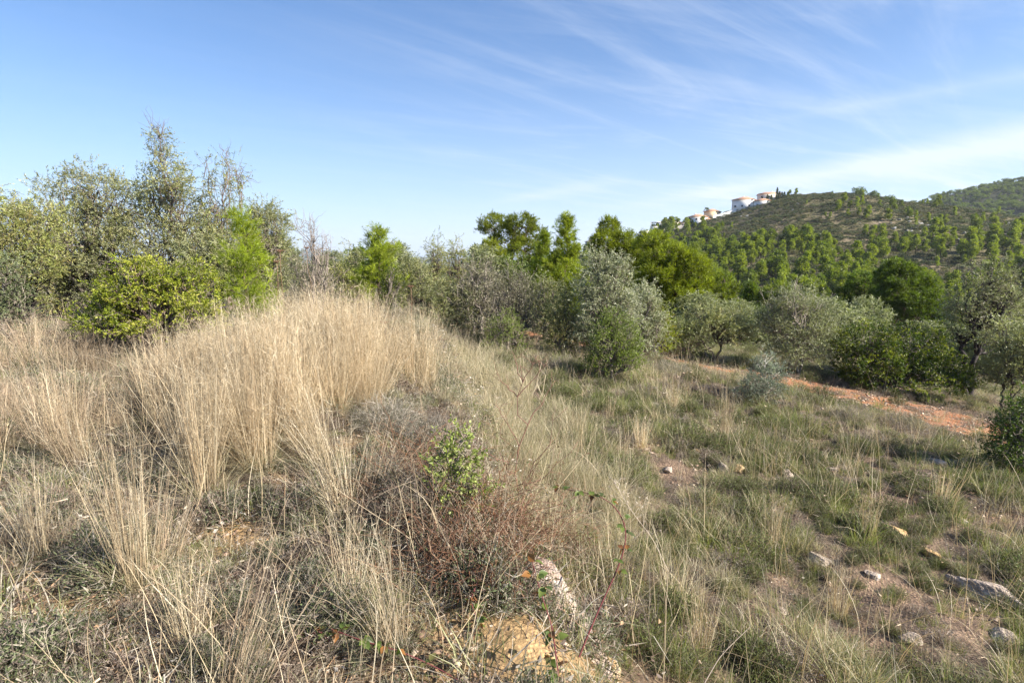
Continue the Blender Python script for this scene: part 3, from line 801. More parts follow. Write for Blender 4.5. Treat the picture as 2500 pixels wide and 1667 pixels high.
    ('b', 1018, 6.3, 385, 66, 'leafy dark green oleaster shrub at the right picture edge above the boulder', 'buckthorn_shrub', 'shrub', dict(lobes=[(0, .85, .18, .14, 0), (-.2, .55, .5, .28), (.4, .5, .5, .3), (0, .25, .9, .25)], clusters=95, pal=[(.085, .13, .025), (.06, .10, .02), (.13, .18, .04)], stems=4, L_=.035, W_=.015, mat=M_GREEN, csize=.12, twl=.18)),
]
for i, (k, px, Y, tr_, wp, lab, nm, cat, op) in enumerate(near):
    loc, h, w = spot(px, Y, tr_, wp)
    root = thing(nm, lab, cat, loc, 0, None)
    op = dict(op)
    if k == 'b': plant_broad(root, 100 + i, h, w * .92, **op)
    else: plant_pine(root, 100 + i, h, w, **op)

# larger pines behind the central band
PR = [(0, .78, .5, .16), (-.45, .66, .45, .15), (.45, .64, .5, .16), (0, .5, .8, .16), (-.5, .38, .5, .14), (.5, .36, .5, .14)]
pines = [
    (513, 30, 212, 70, 'tall twin-crowned pine, highest of the central pines', 'pine_tree', dict(lobes=[(-.55, .86, .42, .12), (.2, .86, .4, .11), (.6, .74, .38, .13), (-.15, .72, .4, .1), (.3, .6, .6, .13), (-.75, .6, .3, .1), (-.5, .45, .5, .14), (.5, .44, .5, .13), (0, .32, .8, .13)], clusters=420, csz=.20, shoots=20, per=12, W_=.022, L_=.14)),
    (490, 26, 236, 38, 'lower pine crown in front of the twin-crowned pine', 'pine_tree', dict(lobes=PR, clusters=190, csz=.18, shoots=18, per=12, W_=.018, L_=.13, pal=[(.24, .27, .025), (.19, .22, .02), (.29, .31, .035)])),
    (564, 20, 215, 58, 'pointed young pine with upswept bright shoots', 'young_pine', dict(style='cone', pal=[(.24, .29, .025), (.17, .22, .02), (.30, .34, .04)], shoots=11, per=15, L_=.13, W_=.012, tr=.09)),
    (545, 21.5, 234, 42, 'smaller pointed pine tucked left of the upswept one', 'young_pine', dict(style='cone', pal=[(.19, .24, .025), (.14, .18, .02)], shoots=9, per=15, L_=.13, W_=.012, tr=.07)),
    (612, 27, 217, 56, 'dark topped pine left of the leaning pine mass', 'pine_tree', dict(lobes=[(-.2, .88, .35, .1), (-.4, .74, .45, .14), (.2, .76, .4, .12), (.5, .6, .5, .16), (-.2, .55, .7, .14), (.3, .42, .6, .14)], clusters=400, csz=.19, shoots=20, per=12, W_=.018, L_=.13)),
    (670, 24, 231, 84, 'broad leaning pine with layered feathery boughs', 'pine_tree', dict(lobes=[(-.45, .88, .4, .1), (-.2, .76, .55, .12), (.2, .68, .5, .13), (-.5, .6, .5, .13), (.45, .54, .5, .14), (-.1, .46, .8, .14), (.6, .36, .45, .13), (0, .28, .8, .13)], clusters=620, csz=.18, shoots=20, per=12, W_=.017, L_=.13)),
    (898, 38, 258, 66, 'large rounded pine in the valley, dark left side', 'pine_tree', dict(lobes=[(-.1, .8, .55, .18), (.4, .68, .5, .2), (-.5, .62, .45, .2), (.1, .5, .85, .22), (.6, .45, .4, .15)], clusters=420, csz=.26, shoots=20, per=12, W_=.03, L_=.2, pal=[(.09, .13, .02), (.06, .095, .015), (.13, .17, .025)])),
    (858, 42, 266, 44, 'smaller valley pine left of the rounded one', 'pine_tree', dict(lobes=PR, clusters=230, csz=.26, shoots=18, per=11, W_=.03, L_=.2, pal=[(.10, .15, .022), (.07, .11, .018)])),
]
for i, (px, Y, tr_, wp, lab, nm, op) in enumerate(pines):
    loc, h, w = spot(px, Y, tr_, wp)
    plant_pine(thing(nm, lab, 'tree', loc), 300 + i, h, w, **op)


# ------------------------------------------------------------------ scattering of what nobody could count
def scatter(name, label, cat, P, rot, scl, idx, templates):
    """instances of a few template meshes on a cloud of points (geometry nodes)"""
    col = bpy.data.collections.new(name + '_templates')
    for i, me in enumerate(templates):
        o = bpy.data.objects.new('%s_tuft_%02d' % (name, i), me); col.objects.link(o)
    n = len(P); me = bpy.data.meshes.new(name); me.vertices.add(n); me.vertices.foreach_set('co', np.asarray(P, np.float32).ravel())
    a = me.attributes.new('rot', 'FLOAT_VECTOR', 'POINT'); a.data.foreach_set('vector', np.asarray(rot, np.float32).ravel())
    a = me.attributes.new('scl', 'FLOAT_VECTOR', 'POINT'); a.data.foreach_set('vector', np.asarray(scl, np.float32).ravel())
    a = me.attributes.new('pick', 'INT', 'POINT'); a.data.foreach_set('value', np.asarray(idx, np.int32))
    o = obj(name, me); tag(o, label, cat, kind='stuff')
    ng = bpy.data.node_groups.new(name + '_scatter', 'GeometryNodeTree')
    ng.interface.new_socket('Geometry', in_out='INPUT', socket_type='NodeSocketGeometry')
    ng.interface.new_socket('Geometry', in_out='OUTPUT', socket_type='NodeSocketGeometry')
    N = ng.nodes; L = ng.links
    gi = N.new('NodeGroupInput'); go = N.new('NodeGroupOutput'); ip = N.new('GeometryNodeInstanceOnPoints'); ci = N.new('GeometryNodeCollectionInfo')
    ci.inputs['Collection'].default_value = col; ci.inputs['Separate Children'].default_value = True; ci.inputs['Reset Children'].default_value = True

    def na(nm, t):
        q = N.new('GeometryNodeInputNamedAttribute'); q.data_type = t; q.inputs['Name'].default_value = nm
        return [s for s in q.outputs if s.enabled and s.name == 'Attribute'][0]
    L.new(gi.outputs[0], ip.inputs['Points']); L.new(ci.outputs[0], ip.inputs['Instance']); ip.inputs['Pick Instance'].default_value = True
    L.new(na('pick', 'INT'), ip.inputs['Instance Index']); L.new(na('rot', 'FLOAT_VECTOR'), ip.inputs['Rotation']); L.new(na('scl', 'FLOAT_VECTOR'), ip.inputs['Scale'])
    L.new(ip.outputs[0], go.inputs[0])
    md = o.modifiers.new('scatter', 'NODES'); md.node_group = ng
    return o


def tuft(seed, n, spread, l0, l1, wd, cols, wts, lean=.7, curv=.5, seg=3, mat=None, bright=.25, tip=None):
    r = np.random.default_rng(seed); g = Geo()
    a = r.uniform(0, 6.28, n); rr = spread * np.sqrt(r.uniform(0, 1, n))
    P = np.stack([np.cos(a) * rr, np.sin(a) * rr, np.full(n, -.015)], 1)
    az = a + r.normal(size=n) * .9
    cols = np.array(cols, float); c = cols[r.choice(len(cols), n, p=np.array(wts) / sum(wts))] * r.uniform(1 - bright, 1 + bright, (n, 1))
    g_blades(g, P, az, np.abs(r.normal(size=n)) * lean * .6, r.normal(size=n) * curv * .5 + curv * .3, r.uniform(l0, l1, n), wd * r.uniform(.7, 1.3, n), c, seg, None if tip is None else c * np.array(tip), r, 0, .15)
    return g.mesh('tuft', mat or M_GRASS)


STRAWC = [(.52, .43, .285), (.64, .56, .41), (.42, .335, .22), (.44, .34, .22)]
GREYC = [(.37, .33, .27), (.27, .24, .20), (.46, .41, .34), (.24, .19, .16)]
GGREEN = [(.22, .235, .10), (.28, .285, .15), (.16, .18, .06), (.34, .33, .20)]
FRESH = [(.16, .205, .04), (.21, .24, .055), (.27, .28, .09), (.12, .155, .03)]


def litter(seed, n, cols, sz=.05, area=.11):
    """fallen dry leaves, bits of straw and twig"""
    r = np.random.default_rng(seed); g = Geo()
    P = np.stack([r.normal(size=n) * area, r.normal(size=n) * area, r.uniform(0, .022, n)], 1)
    D = nrm(np.stack([r.normal(size=n), r.normal(size=n), r.normal(size=n) * .3], 1))
    c = np.array(cols)[r.integers(len(cols), size=n)] * r.uniform(.6, 1.25, (n, 1))
    k = n // 2
    g_needles(g, P[:k], D[:k], r.uniform(.4, 1.8, k) * sz, .0035, c[:k], r)
    g_leaves(g, P[k:], D[k:], r.uniform(.2, .5, n - k) * sz, r.uniform(.08, .2, n - k) * sz, c[k:] * .8, r, .5)
    return g.mesh('litter', M_TWIG)


def subshrub(seed, n, rad, hgt, leafc, twigc, leaf=.012, per=7, mat=None, tw=.003):
    """cushion of fine twigs with tiny leaves"""
    r = np.random.default_rng(seed); g = Geo()
    d = sph(r, n); d[:, 2] = np.abs(d[:, 2]) * .9 + .1
    E = d * np.array([rad, rad, hgt]) * r.uniform(.55, 1.05, (n, 1))
    S = E * np.array([.25, .25, .0]) + r.normal(size=(n, 3)) * .01
    mid = S * .45 + E * .55 + r.normal(size=(n, 3)) * rad * .12
    tc = np.array(twigc)[r.integers(len(twigc), size=n)] * r.uniform(.7, 1.2, (n, 1))
    g_needles(g, S, mid - S + 1e-4, np.linalg.norm(mid - S, axis=1) * 1.05, tw * 2, tc, r)
    g_needles(g, mid, E - mid + 1e-4, np.linalg.norm(E - mid, axis=1), tw * 1.6, tc, r)
    # side twigs
    for _ in range(2):
        t = r.uniform(.1, .8, (n, 1)); p = mid + (E - mid) * t
        g_needles(g, p, nrm(d + r.normal(size=(n, 3)) * .9), r.uniform(.15, .4, n) * rad, tw, tc * r.uniform(.8, 1.2), r)
    if leafc:
        t = r.uniform(.0, 1.0, (n, per, 1)); P = mid[:, None] + (E - mid)[:, None] * t + r.normal(size=(n, per, 3)) * .006 * rad / .1
        lc = np.array(leafc)[r.integers(len(leafc), size=(n, 1))] * r.uniform(.65, 1.3, (n, per, 1))
        g_leaves(g, P.reshape(-1, 3), nrm(d[:, None] * .6 + r.normal(size=(n, per, 3)) * .8).reshape(-1, 3), leaf * r.uniform(.7, 1.5, n * per), leaf * .33, lc.reshape(-1, 3), r)
    return g.mesh('subshrub', mat or M_GRASS)


def wedge_points(n, r0, r1, a0=-56, a1=62, p=1.15, seed=0, rk=5.0):
    r = np.random.default_rng(seed)
    q = np.linspace(r0, r1, 2000); dens = np.where(q < rk, 1, (rk / q) ** p) * q
    cdf = np.cumsum(dens); cdf = cdf / cdf[-1]
    rad = np.interp(r.uniform(0, 1, n), cdf, q); a = np.radians(r.uniform(a0, a1, n))
    return rad * np.sin(a), rad * np.cos(a), rad


def emit(name, label, cat, x, y, keep, base_scale, templates, probs, seed, grow=.35, zoff=0.0, tilt=.12, hmod=.45):
    r = np.random.default_rng(seed)
    k = r.uniform(0, 1, len(x)) < keep; x = x[k]; y = y[k]; n = len(x)
    z = H(x, y) + zoff; rad = np.hypot(x, y)
    s = base_scale * r.uniform(.7, 1.35, n) * np.maximum(1, rad / 5) ** grow
    if hmod: s = s * (.58 + .75 * sstep(.38, .66, fbm(x / hmod, y / hmod, seed + 700)))
    rot = np.stack([r.normal(size=n) * tilt, r.normal(size=n) * tilt, r.uniform(0, 6.28, n)], 1)
    if callable(probs): idx = probs(x, y, r)
    else: idx = r.choice(len(templates), n, p=np.array(probs) / sum(probs))
    sc = np.stack([s, s, s * r.uniform(.8, 1.2, n)], 1)
    return scatter(name, label, cat, np.stack([x, y, z], 1), rot, sc, idx, templates)


def ex(x, y): return x - edge_x(np.clip(y, -5, 40))


def bare(x, y):      # 1 where the earth is bare
    b = np.zeros(np.shape(x))
    for (q, rad, st) in SP: b = np.maximum(b, st * np.exp(-((x - q[0]) ** 2 + (y - q[1]) ** 2) / (rad * .85) ** 2))
    b = np.maximum(b, (1 - sstep(1.0, 1.5, path_dist(x, y))) * 1.0)
    return b


# --- left bank: grey dry undergrowth
T_LEFT = [tuft(1, 110, .09, .03, .12, .003, STRAWC + GREYC, [2, 2, 1, 1, 3, 2, 3, 1], 1.0, .8),
          tuft(2, 90, .07, .05, .17, .0028, GGREEN + GREYC, [4, 4, 3, 3, 2, 1, 2, 1], .9, .7),
          subshrub(3, 110, .11, .13, [(.12, .15, .07), (.17, .19, .10), (.085, .105, .05)], GREYC, .012),
          subshrub(4, 70, .11, .10, [(.18, .13, .10), (.14, .11, .08), (.24, .20, .16)], [(.22, .16, .13), (.30, .25, .21), (.15, .11, .09)], .011, 5),
          litter(5, 90, [(.36, .29, .21), (.26, .19, .14), (.45, .38, .30), (.18, .12, .09), (.34, .22, .13)]),
          litter(6, 80, [(.40, .36, .31), (.50, .45, .38), (.22, .17, .14)], .06),
          tuft(7, 60, .05, .03, .10, .004, FRESH + GGREEN, [3, 3, 2, 2, 2, 2, 1, 1], .9, .6)]
x, y, rad = wedge_points(22000, 1.0, 14, p=1.0, seed=41)
e = ex(x, y); n1 = fbm(x / .6, y / .6, 301); n2 = fbm(x / .35, y / .35, 302)


def pick_left(x, y, r):
    m1 = fbm(x / .55, y / .55, 303); m2 = fbm(x / .4, y / .4, 304); n = len(x)
    W = np.stack([.5 + 1.6 * sstep(.45, .6, m1), .6 + 2.4 * sstep(.48, .6, m2), .9 + 2.2 * sstep(.5, .38, m1), .9 + 2.2 * sstep(.52, .4, m2), np.full(n, 2.4), np.full(n, 1.8), .5 + 1.2 * sstep(.5, .65, m2)], 1)
    W = np.cumsum(W / W.sum(1, keepdims=True), 1); q = r.uniform(0, 1, (n, 1)); return np.minimum((q > W).sum(1), 6)


keep = sstep(.5, .1, e) * (1 - .93 * bare(x, y)) * (.45 + .55 * sstep(.32, .5, n1))
emit('dry_undergrowth', 'grey and straw coloured undergrowth covering the upper bank on the left', 'undergrowth', x, y, keep, 1.22, T_LEFT, pick_left, 5)

# --- right slope: greener grass mixed with straw
T_RIGHT = [tuft(11, 80, .055, .10, .27, .0032, GGREEN + FRESH, [4, 4, 3, 2, 2, 2, 2, 1], .7, .6),
           tuft(12, 80, .06, .10, .30, .0030, STRAWC + GGREEN, [3, 3, 1, 1, 2, 2, 1, 2], .7, .7),
           tuft(13, 75, .06, .06, .18, .0032, FRESH, [3, 3, 3, 2], .8, .5),
           subshrub(14, 150, .17, .17, [(.12, .155, .045), (.17, .20, .065), (.075, .10, .03)], [(.20, .17, .12), (.13, .11, .07)], .014, 8),
           subshrub(15, 110, .17, .13, [(.18, .145, .12), (.25, .20, .16)], [(.27, .22, .19), (.36, .31, .27), (.18, .13, .11)], .011, 4),
           litter(16, 90, [(.40, .31, .24), (.30, .20, .15), (.50, .44, .38), (.20, .13, .10), (.40, .24, .16)]),
           tuft(17, 80, .07, .05, .17, .003, GREYC + STRAWC, [3, 2, 3, 1, 2, 2, 1, 1], 1.1, .9)]
x, y, rad = wedge_points(34000, 1.2, 30, p=1.1, seed=43)
e = ex(x, y); n1 = fbm(x / .8, y / .8, 311)
GREEN_BAND = lambda x, y: np.exp(-((ex(x, y) - 5.2 - .3 * (y - 6)) / 1.8) ** 2) * sstep(10.5, 8, y)


def pick_right(x, y, r):
    m1 = fbm(x / .9, y / .9, 313); m2 = fbm(x / .5, y / .5, 314); n = len(x); gb = GREEN_BAND(x, y)
    W = np.stack([.4 + 1.6 * gb + 2.4 * sstep(.47, .58, m1), .5 + 2.6 * sstep(.53, .42, m1) * (1 - .6 * gb), .2 + 1.8 * gb + 1.8 * sstep(.52, .62, m2), .75 + 1.6 * gb + 1.2 * sstep(.5, .6, m1), .6 + 2.4 * sstep(.48, .38, m2), 1.2 + 2.4 * sstep(.5, .4, m2) * (1 - .7 * gb), 1.0 + 1.5 * sstep(.5, .38, m1)], 1)
    W = np.cumsum(W / W.sum(1, keepdims=True), 1); q = r.uniform(0, 1, (n, 1)); return np.minimum((q > W).sum(1), 6)


keep = sstep(.15, .5, e) * (1 - .97 * bare(x, y)) * (.6 + .4 * sstep(.36, .5, n1))
emit('slope_grass', 'mixed green and straw grass over the slope on the right', 'grass', x, y, keep, .80, T_RIGHT, pick_right, 6, .28)
# beyond the left thicket, ground cover to hide bare earth
x, y, rad = wedge_points(9000, 9, 34, -60, 20, p=1.3, seed=45)
keep = sstep(.6, .1, ex(x, y)) * .9
emit('far_undergrowth', 'dry grass and low scrub on the ground between the left trees', 'undergrowth', x, y, keep, 1.5, T_LEFT, [3, 3, 2, 2, 1, 1, 2], 7)

# --- loose bits on the bare earth
x, y, rad = wedge_points(9000, 1.2, 16, p=.9, seed=47)
b = np.maximum(bare(x, y), soil_amount(x, y)); keep = .05 + .75 * b


def pebble(seed, cols):
    r = np.random.default_rng(seed); g = Geo()
    for _ in range(9):
        c = np.array([r.normal() * .05, r.normal() * .05, .004]); s = r.uniform(.004, .013)
        v = sph(r, 8) * s * np.array([1.2, 1, .7]) + c
        o = np.argsort(v[:, 2]); v = v[o]
        a = np.argsort(np.arctan2(*(v[1:7] - c)[:, :2].T)); ring = 1 + a
        F = [[ring[i], ring[(i + 1) % 6], 7] for i in range(6)] + [[ring[(i + 1) % 6], ring[i], 0] for i in range(6)]
        g.add(v, [np.array(F)], np.array(cols[r.integers(len(cols))]) * r.uniform(.7, 1.2))
    return g.mesh('pebbles', M_TWIG)


emit('small_stones', 'small stones and clods strewn over the bare earth', 'pebbles', x, y, keep, 1.3, [pebble(1, [(.40, .31, .23), (.38, .23, .14)]), pebble(2, [(.44, .34, .26), (.30, .2, .14)]), litter(9, 40, [(.42, .30, .2), (.5, .4, .3)], .04)], [3, 3, 2], 8)


x, y, rad = wedge_points(9000, 6, 19, 0, 56, p=.3, rk=20, seed=57)
pd_ = path_dist(x, y)
emit('path_litter', 'leaf litter, twigs and weeds lying on the red track', 'litter', x, y, (pd_ < 1.25) * (.05 + .5 * sstep(.54, .66, fbm(x / .5, y / .5, 621))), .9, [T_RIGHT[5], T_RIGHT[4], T_LEFT[4], T_RIGHT[2]], [5, 1, 4, 1], 13, .1)

# --- tall straw grass
def straw_tussock(seed, n, spread, h, wd=.0035, lean=.28, curv=.25, az=None, heads=True, green=.25, cols=STRAWC, azs=None):
    r = np.random.default_rng(seed); g = Geo()
    a = r.uniform(0, 6.28, n); rr = spread * np.sqrt(r.uniform(0, 1, n))
    P = np.stack([np.cos(a) * rr, np.sin(a) * rr, np.full(n, -.03)], 1)
    A = a + r.normal(size=n) * .7 if az is None else az + r.normal(size=n) * (azs or .5)
    cols = np.array(cols); c = cols[r.integers(len(cols), size=n)] * r.uniform(.75, 1.25, (n, 1))
    ln = h * r.uniform(.25, 1.05, n) ** .8
    g_blades(g, P, A, np.abs(r.normal(size=n)) * lean, r.normal(size=n) * curv * .35 + curv * .2, ln, wd * r.uniform(.7, 1.3, n), c, 6, c * 1.12, r, 0, .07)
    V = g.V[0].reshape(n, 13, 3); cen = np.concatenate([(V[:, :6] + V[:, 6:12]) / 2, V[:, 12:]], 1)
    m = n * (6 if heads else 9); bi = r.integers(n, size=m); tt = r.uniform(.25, 1, m) ** .6 * 6; k0 = np.minimum(tt.astype(int), 5); fr = (tt - k0)[:, None]
    pp = cen[bi, k0] * (1 - fr) + cen[bi, k0 + 1] * fr; dd = nrm(cen[bi, k0 + 1] - cen[bi, k0])
    g_needles(g, pp, nrm(dd + r.normal(size=(m, 3)) * .7), h * r.uniform(.03, .11, m), wd * .75, c[bi] * r.uniform(.7, 1.1, (m, 1)), r)
    # fine basal leaves
    m = int(n * 1.4); a = r.uniform(0, 6.28, m); rr = spread * 1.2 * np.sqrt(r.uniform(0, 1, m))
    P = np.stack([np.cos(a) * rr, np.sin(a) * rr, np.full(m, -.02)], 1)
    base = np.array(GGREEN)[r.integers(4, size=m)] * green * 1.6 + np.array(cols)[r.integers(len(cols), size=m)] * (1 - green)
    g_blades(g, P, a + r.normal(size=m) * .8, np.abs(r.normal(size=m)) * .5, r.normal(size=m) * .3 + .5, h * r.uniform(.15, .5, m), wd * r.uniform(.6, 1.1, m), base * r.uniform(.6, 1.1, (m, 1)), 4, None, r, 0, .15)
    if heads and h < 0:
        # a wisp of seed head near the tip of some stems
        k = n // 2; i = r.choice(n, k, replace=False); V = g.V[0].reshape(n, 13, 3)[i]; tips = V[:, 12]; d = nrm(tips - V[:, 5])
        for q in range(3):
            g_needles(g, tips - d * (.02 + .03 * q) * h, nrm(d + r.normal(size=(k, 3)) * .25), .04 * h, .003, c[i] * 1.05, r)
    return g.mesh('tussock', M_STRAW)


T_MID = [straw_tussock(60 + i, 80, .08, .72, .0034, .22, .25, green=.2, cols=[(.46, .37, .25), (.40, .30, .21), (.40, .34, .25), (.32, .24, .16)]) for i in range(4)]
T_TALL = [straw_tussock(50 + i, 105, .08, 1.0, .0029, .13 + .05 * (i % 3), .14, green=.12, heads=False) for i in range(5)]
r_ = np.random.default_rng(77)
cx_ = r_.uniform(-9.5, -.6, 900); cy_ = r_.uniform(3.6, 9.6, 900)
mf = lambda x, y: np.exp(-(((x + 2.5 + .12 * (y - 6)) / 1.1) ** 2 + ((y - 6.2) / 2.2) ** 2) ** 2)
kc = (r_.uniform(0, 1, 900) < mf(cx_, cy_) * .38) & (ex(cx_, cy_) < .2); cx_, cy_ = cx_[kc], cy_[kc]; ch = r_.uniform(.6, 1.2, len(cx_)); cn = r_.integers(2, 7, len(cx_))
ii = np.repeat(np.arange(len(cx_)), cn); xx = cx_[ii] + r_.normal(size=len(ii)) * .09; yy = cy_[ii] + r_.normal(size=len(ii)) * .09; n = len(ii)
hs = 1.12 * ch[ii] * r_.uniform(.75, 1.12, n) * (.82 + .22 * mf(xx, yy))
scatter('tall_golden_grass', 'dense stand of tall golden dry grass on the brow of the bank', 'grass', np.stack([xx, yy, H(xx, yy)], 1),
        np.stack([r_.normal(size=n) * .13, r_.normal(size=n) * .13, r_.uniform(0, 6.28, n)], 1), np.stack([hs * .95, hs * .95, hs], 1), r_.integers(0, 5, n), T_TALL)
x = r_.uniform(-9.5, -.6, 6000); y = r_.uniform(3.6, 9.6, 6000)
left = sstep(-2.6, -3.8, x) * sstep(3.9, 4.8, y) * sstep(9.6, 8.2, y)
k = (r_.uniform(0, 1, 6000) < left * .17 * (.05 + .95 * sstep(.44, .54, fbm(x / .9, y / .9, 402)))) & (((x + 5.2) / 1.6) ** 2 + ((y - 7.9) / 1.0) ** 2 > .6)
xx, yy = x[k], y[k]; n = len(xx); hs = r_.uniform(.7, 1.2, n)
scatter('mid_height_straw_grass', 'knee high reddish straw grass left of the golden stand', 'grass', np.stack([xx, yy, H(xx, yy)], 1),
        np.stack([r_.normal(size=n) * .1, r_.normal(size=n) * .1, r_.uniform(0, 6.28, n)], 1), np.stack([hs * 1.1, hs * 1.1, hs], 1), r_.integers(0, 4, n), T_MID)
# pale fine hair grass along the lip of the bank and over the slope behind
x, y, rad = wedge_points(6000, 2.0, 14, -20, 40, p=.6, seed=49)
e = ex(x, y); lip = np.exp(-((e - .9) / .75) ** 2) * sstep(2.6, 4.2, y) * sstep(13, 9, y)
T_HAIR = [tuft(31 + i, 90, .07, .18, .42, .0024, [(.47, .40, .27), (.40, .34, .23), (.34, .32, .20), (.52, .46, .33)], [3, 2, 2, 2], .8, .9, 4) for i in range(3)]
emit('pale_hair_grass', 'pale fine hair-like grass drooping over the lip of the bank', 'grass', x, y, lip * .75 * (1 - bare(x, y)), 1.0, T_HAIR, [1, 1, 1], 9, .2)

# fine single stems standing everywhere between the tufts
T_STEM = []
for i in range(6):
    rr2 = np.random.default_rng(900 + i); g = Geo(); n = 5
    P = np.stack([rr2.normal(size=n) * .07, rr2.normal(size=n) * .07, np.full(n, -.01)], 1)
    c = np.array(STRAWC)[rr2.integers(4, size=n)] * rr2.uniform(.8, 1.15, (n, 1))
    g_blades(g, P, rr2.uniform(0, 6.28, n), np.abs(rr2.normal(size=n)) * .35, rr2.normal(size=n) * .25 + .1, rr2.uniform(.18, .52, n), np.full(n, .0026), c, 6, c * 1.1, rr2, 0, .12)
    T_STEM.append(g.mesh('stems', M_STRAW))
x, y, rad = wedge_points(330, 1.8, 9, -56, 5, p=.3, seed=53)
emit('scattered_straw_tufts', 'loose leaning straw tufts scattered over the upper bank in the foreground', 'grass', x, y, sstep(.0, -.6, ex(x, y)) * (.05 + .6 * sstep(.48, .6, fbm(x / .5, y / .5, 611))) * (1 - .9 * bare(x, y)), .62, T_MID, [1] * 4, 12, 0, 0, .35)
x, y, rad = wedge_points(8500, 1.3, 16, p=.7, seed=51)
emit('loose_straw_stems', 'single thin straw stems standing among the lower grass', 'grass', x, y, (.25 + .6 * sstep(.45, .6, fbm(x / .9, y / .9, 601))) * (1 - .9 * bare(x, y)), 1.0, T_STEM, [1] * 6, 10, .25)

# --- separate tussocks one can point at
TUSS = [  # px, base row, top row, width px, lean azimuth (None = all round), n, label
    (136, 588, 398, 46, None, 75, 'big straw tussock standing free in the left foreground, stems fanning upward'),
    (207, 503, 335, 40, None, 85, 'tall golden tussock behind and right of the big free standing one'),
    (345, 520, 392, 60, 2.75, 55, 'straw tussock leaning left just left of the bramble bank'),
    (322, 470, 350, 54, 2.8, 70, 'leaning pale tussock at the front right of the golden stand'),
    (70, 462, 340, 40, None, 65, 'straw tussock near the left picture edge, behind the bare stones'),
    (38, 560, 440, 34, None, 34, 'thin wispy tussock near the left picture edge'),
    (160, 430, 322, 44, None, 70, 'upright tussock in front of the mastic bush'),
    (262, 470, 330, 46, None, 75, 'golden tussock at the front of the dense stand'),
    (395, 650, 500, 60, 2.6, 36, 'loose leaning straw at the bottom of the picture, left of the pink rock'),
    (350, 620, 500, 50, 1.9, 34, 'green-based tussock low in the foreground between the stalks'),
    (190, 640, 540, 50, None, 40, 'short grey tussock at the bottom left among bare soil'),
    (724, 437, 385, 13, None, 26, 'slim golden tuft standing alone on the right slope'),
    (640, 447, 410, 22, None, 26, 'low golden tuft in the middle of the slope'),
    (672, 408, 378, 22, None, 30, 'golden tuft on the slope below the buckthorn'),
    (577, 437, 398, 16, None, 22, 'small golden tuft right of the bare red shrub'),
    (610, 418, 395, 14, None, 16, 'little straw tuft above the low golden tuft'),
    (868, 540, 480, 20, None, 20, 'straw tuft in the middle of the stony slope'),
    (770, 548, 478, 30, None, 24, 'wide sparse tuft below the two small boulders'),
    (838, 612, 540, 30, None, 24, 'orange straw tuft low on the right slope'),
    (940, 505, 458, 18, None, 18, 'sparse straw tuft left of the boulder on the right'),
    (700, 655, 560, 34, None, 26, 'sparse tuft at the bottom right of centre'),
]
for i, (px, rb, rt, wp, az, n, lab) in enumerate(TUSS):
    x, y, z = hit(px, rb); h = max(.15, row_z(rt, y) - z); w = wp * y / FPX
    if az is not None: h *= 1.1
    me = straw_tussock(200 + i, int(n * 2.2), w * .18 + .02, h * 1.05, .0017 + .0004 * y, (.10 + .12 * min(1, w / h)) if az is None else .42, .12 if az is None else .35, az, green=.4)
    o = obj('grass_tussock', me, None, (x, y, z)); tag(o, lab, 'tussock', 'tussocks of straw grass')

# cream broad straws standing in the middle
for i, (px, rb, rt, ln, lab) in enumerate([(517, 388, 352, .1, 'cream straw stem nearest the grey thicket'), (532, 395, 356, .25, 'taller leaning cream straw stem'), (540, 404, 372, .2, 'shortest leaning cream straw stem'), (523, 384, 350, .0, 'upright cream straw stem between its neighbours')]):
    x, y, z = hit(px - 40, rb); x2 = (px - 512) / FPX * y; h = row_z(rt, y) - z; g = Geo()
    g_tube(g, wig(rng, (0, 0, 0), (ln * h, 0, h), 6, .02), np.linspace(.006, .003, 6), 4, (.58, .50, .36))
    g_leaves(g, np.array([[ln * h * .5, 0, h * .5]] * 2), np.array([[.4, 0, -1.], [-.3, .1, -1.]]), .22, .012, np.array([.55, .48, .35]), rng)
    o = obj('straw_stem', g.mesh('straw_stem', M_STRAW), None, (x2, y, h1(x2, y))); tag(o, lab, 'straw stem', 'cream straw stems')


# ------------------------------------------------------------------ shrubs and stems of the foreground
def pt(px, row, Y):
    u = (px - 512) / FPX; v = (341 - row) / FPX
    d = np.array([u, cp + v * sp, -sp + v * cp]); return d * (Y / d[1]) + np.array([0, 0, CAMZ])


def mound(px, row, rad, hgt, seed, n, leafc, twigc, lab, name='dry_subshrub', leaf=.014, per=6, tw=.003, grp=None, cat='shrub'):
    x, y, z = hit(px, row)
    o = obj(name, subshrub(seed, n, rad, hgt, leafc, twigc, leaf, per, None, tw), None, (x, y, z - .02)); tag(o, lab, cat, grp); return o


GT = [(.27, .24, .20), (.19, .17, .14), (.35, .31, .27)]
mound(385, 432, .42, .42, 501, 700, [(.16, .165, .12), (.22, .21, .17), (.12, .12, .08)], GT, 'grey thyme-like cushion on the bank below the golden grass')
mound(432, 446, .36, .34, 502, 600, [(.17, .16, .12), (.24, .22, .18), (.13, .12, .09)], GT, 'purplish grey twiggy cushion right of the thyme-like one')
mound(352, 372, .5, .45, 503, 500, [(.12, .13, .08), (.16, .16, .11)], GT, 'dark grey shrublet at the right end of the golden grass')
mound(393, 360, .3, .40, 504, 420, [(.10, .13, .06), (.13, .16, .08)], GT, 'dark green shrublet behind the ochre earth lump')
mound(420, 520, .34, .36, 505, 800, [(.11, .115, .07), (.15, .13, .09)], [(.20, .15, .12), (.14, .10, .08), (.26, .22, .18)], 'dark tangled cushion hanging on the bank left of the green shrub')
mound(378, 490, .3, .3, 506, 600, [(.12, .135, .08), (.16, .15, .11)], GT, 'grey cushion beside the leaning straw tussock')
mound(640, 365, .5, .3, 507, 420, [(.10, .14, .05), (.13, .16, .06)], GT, 'low green cushion right of the buckthorn')
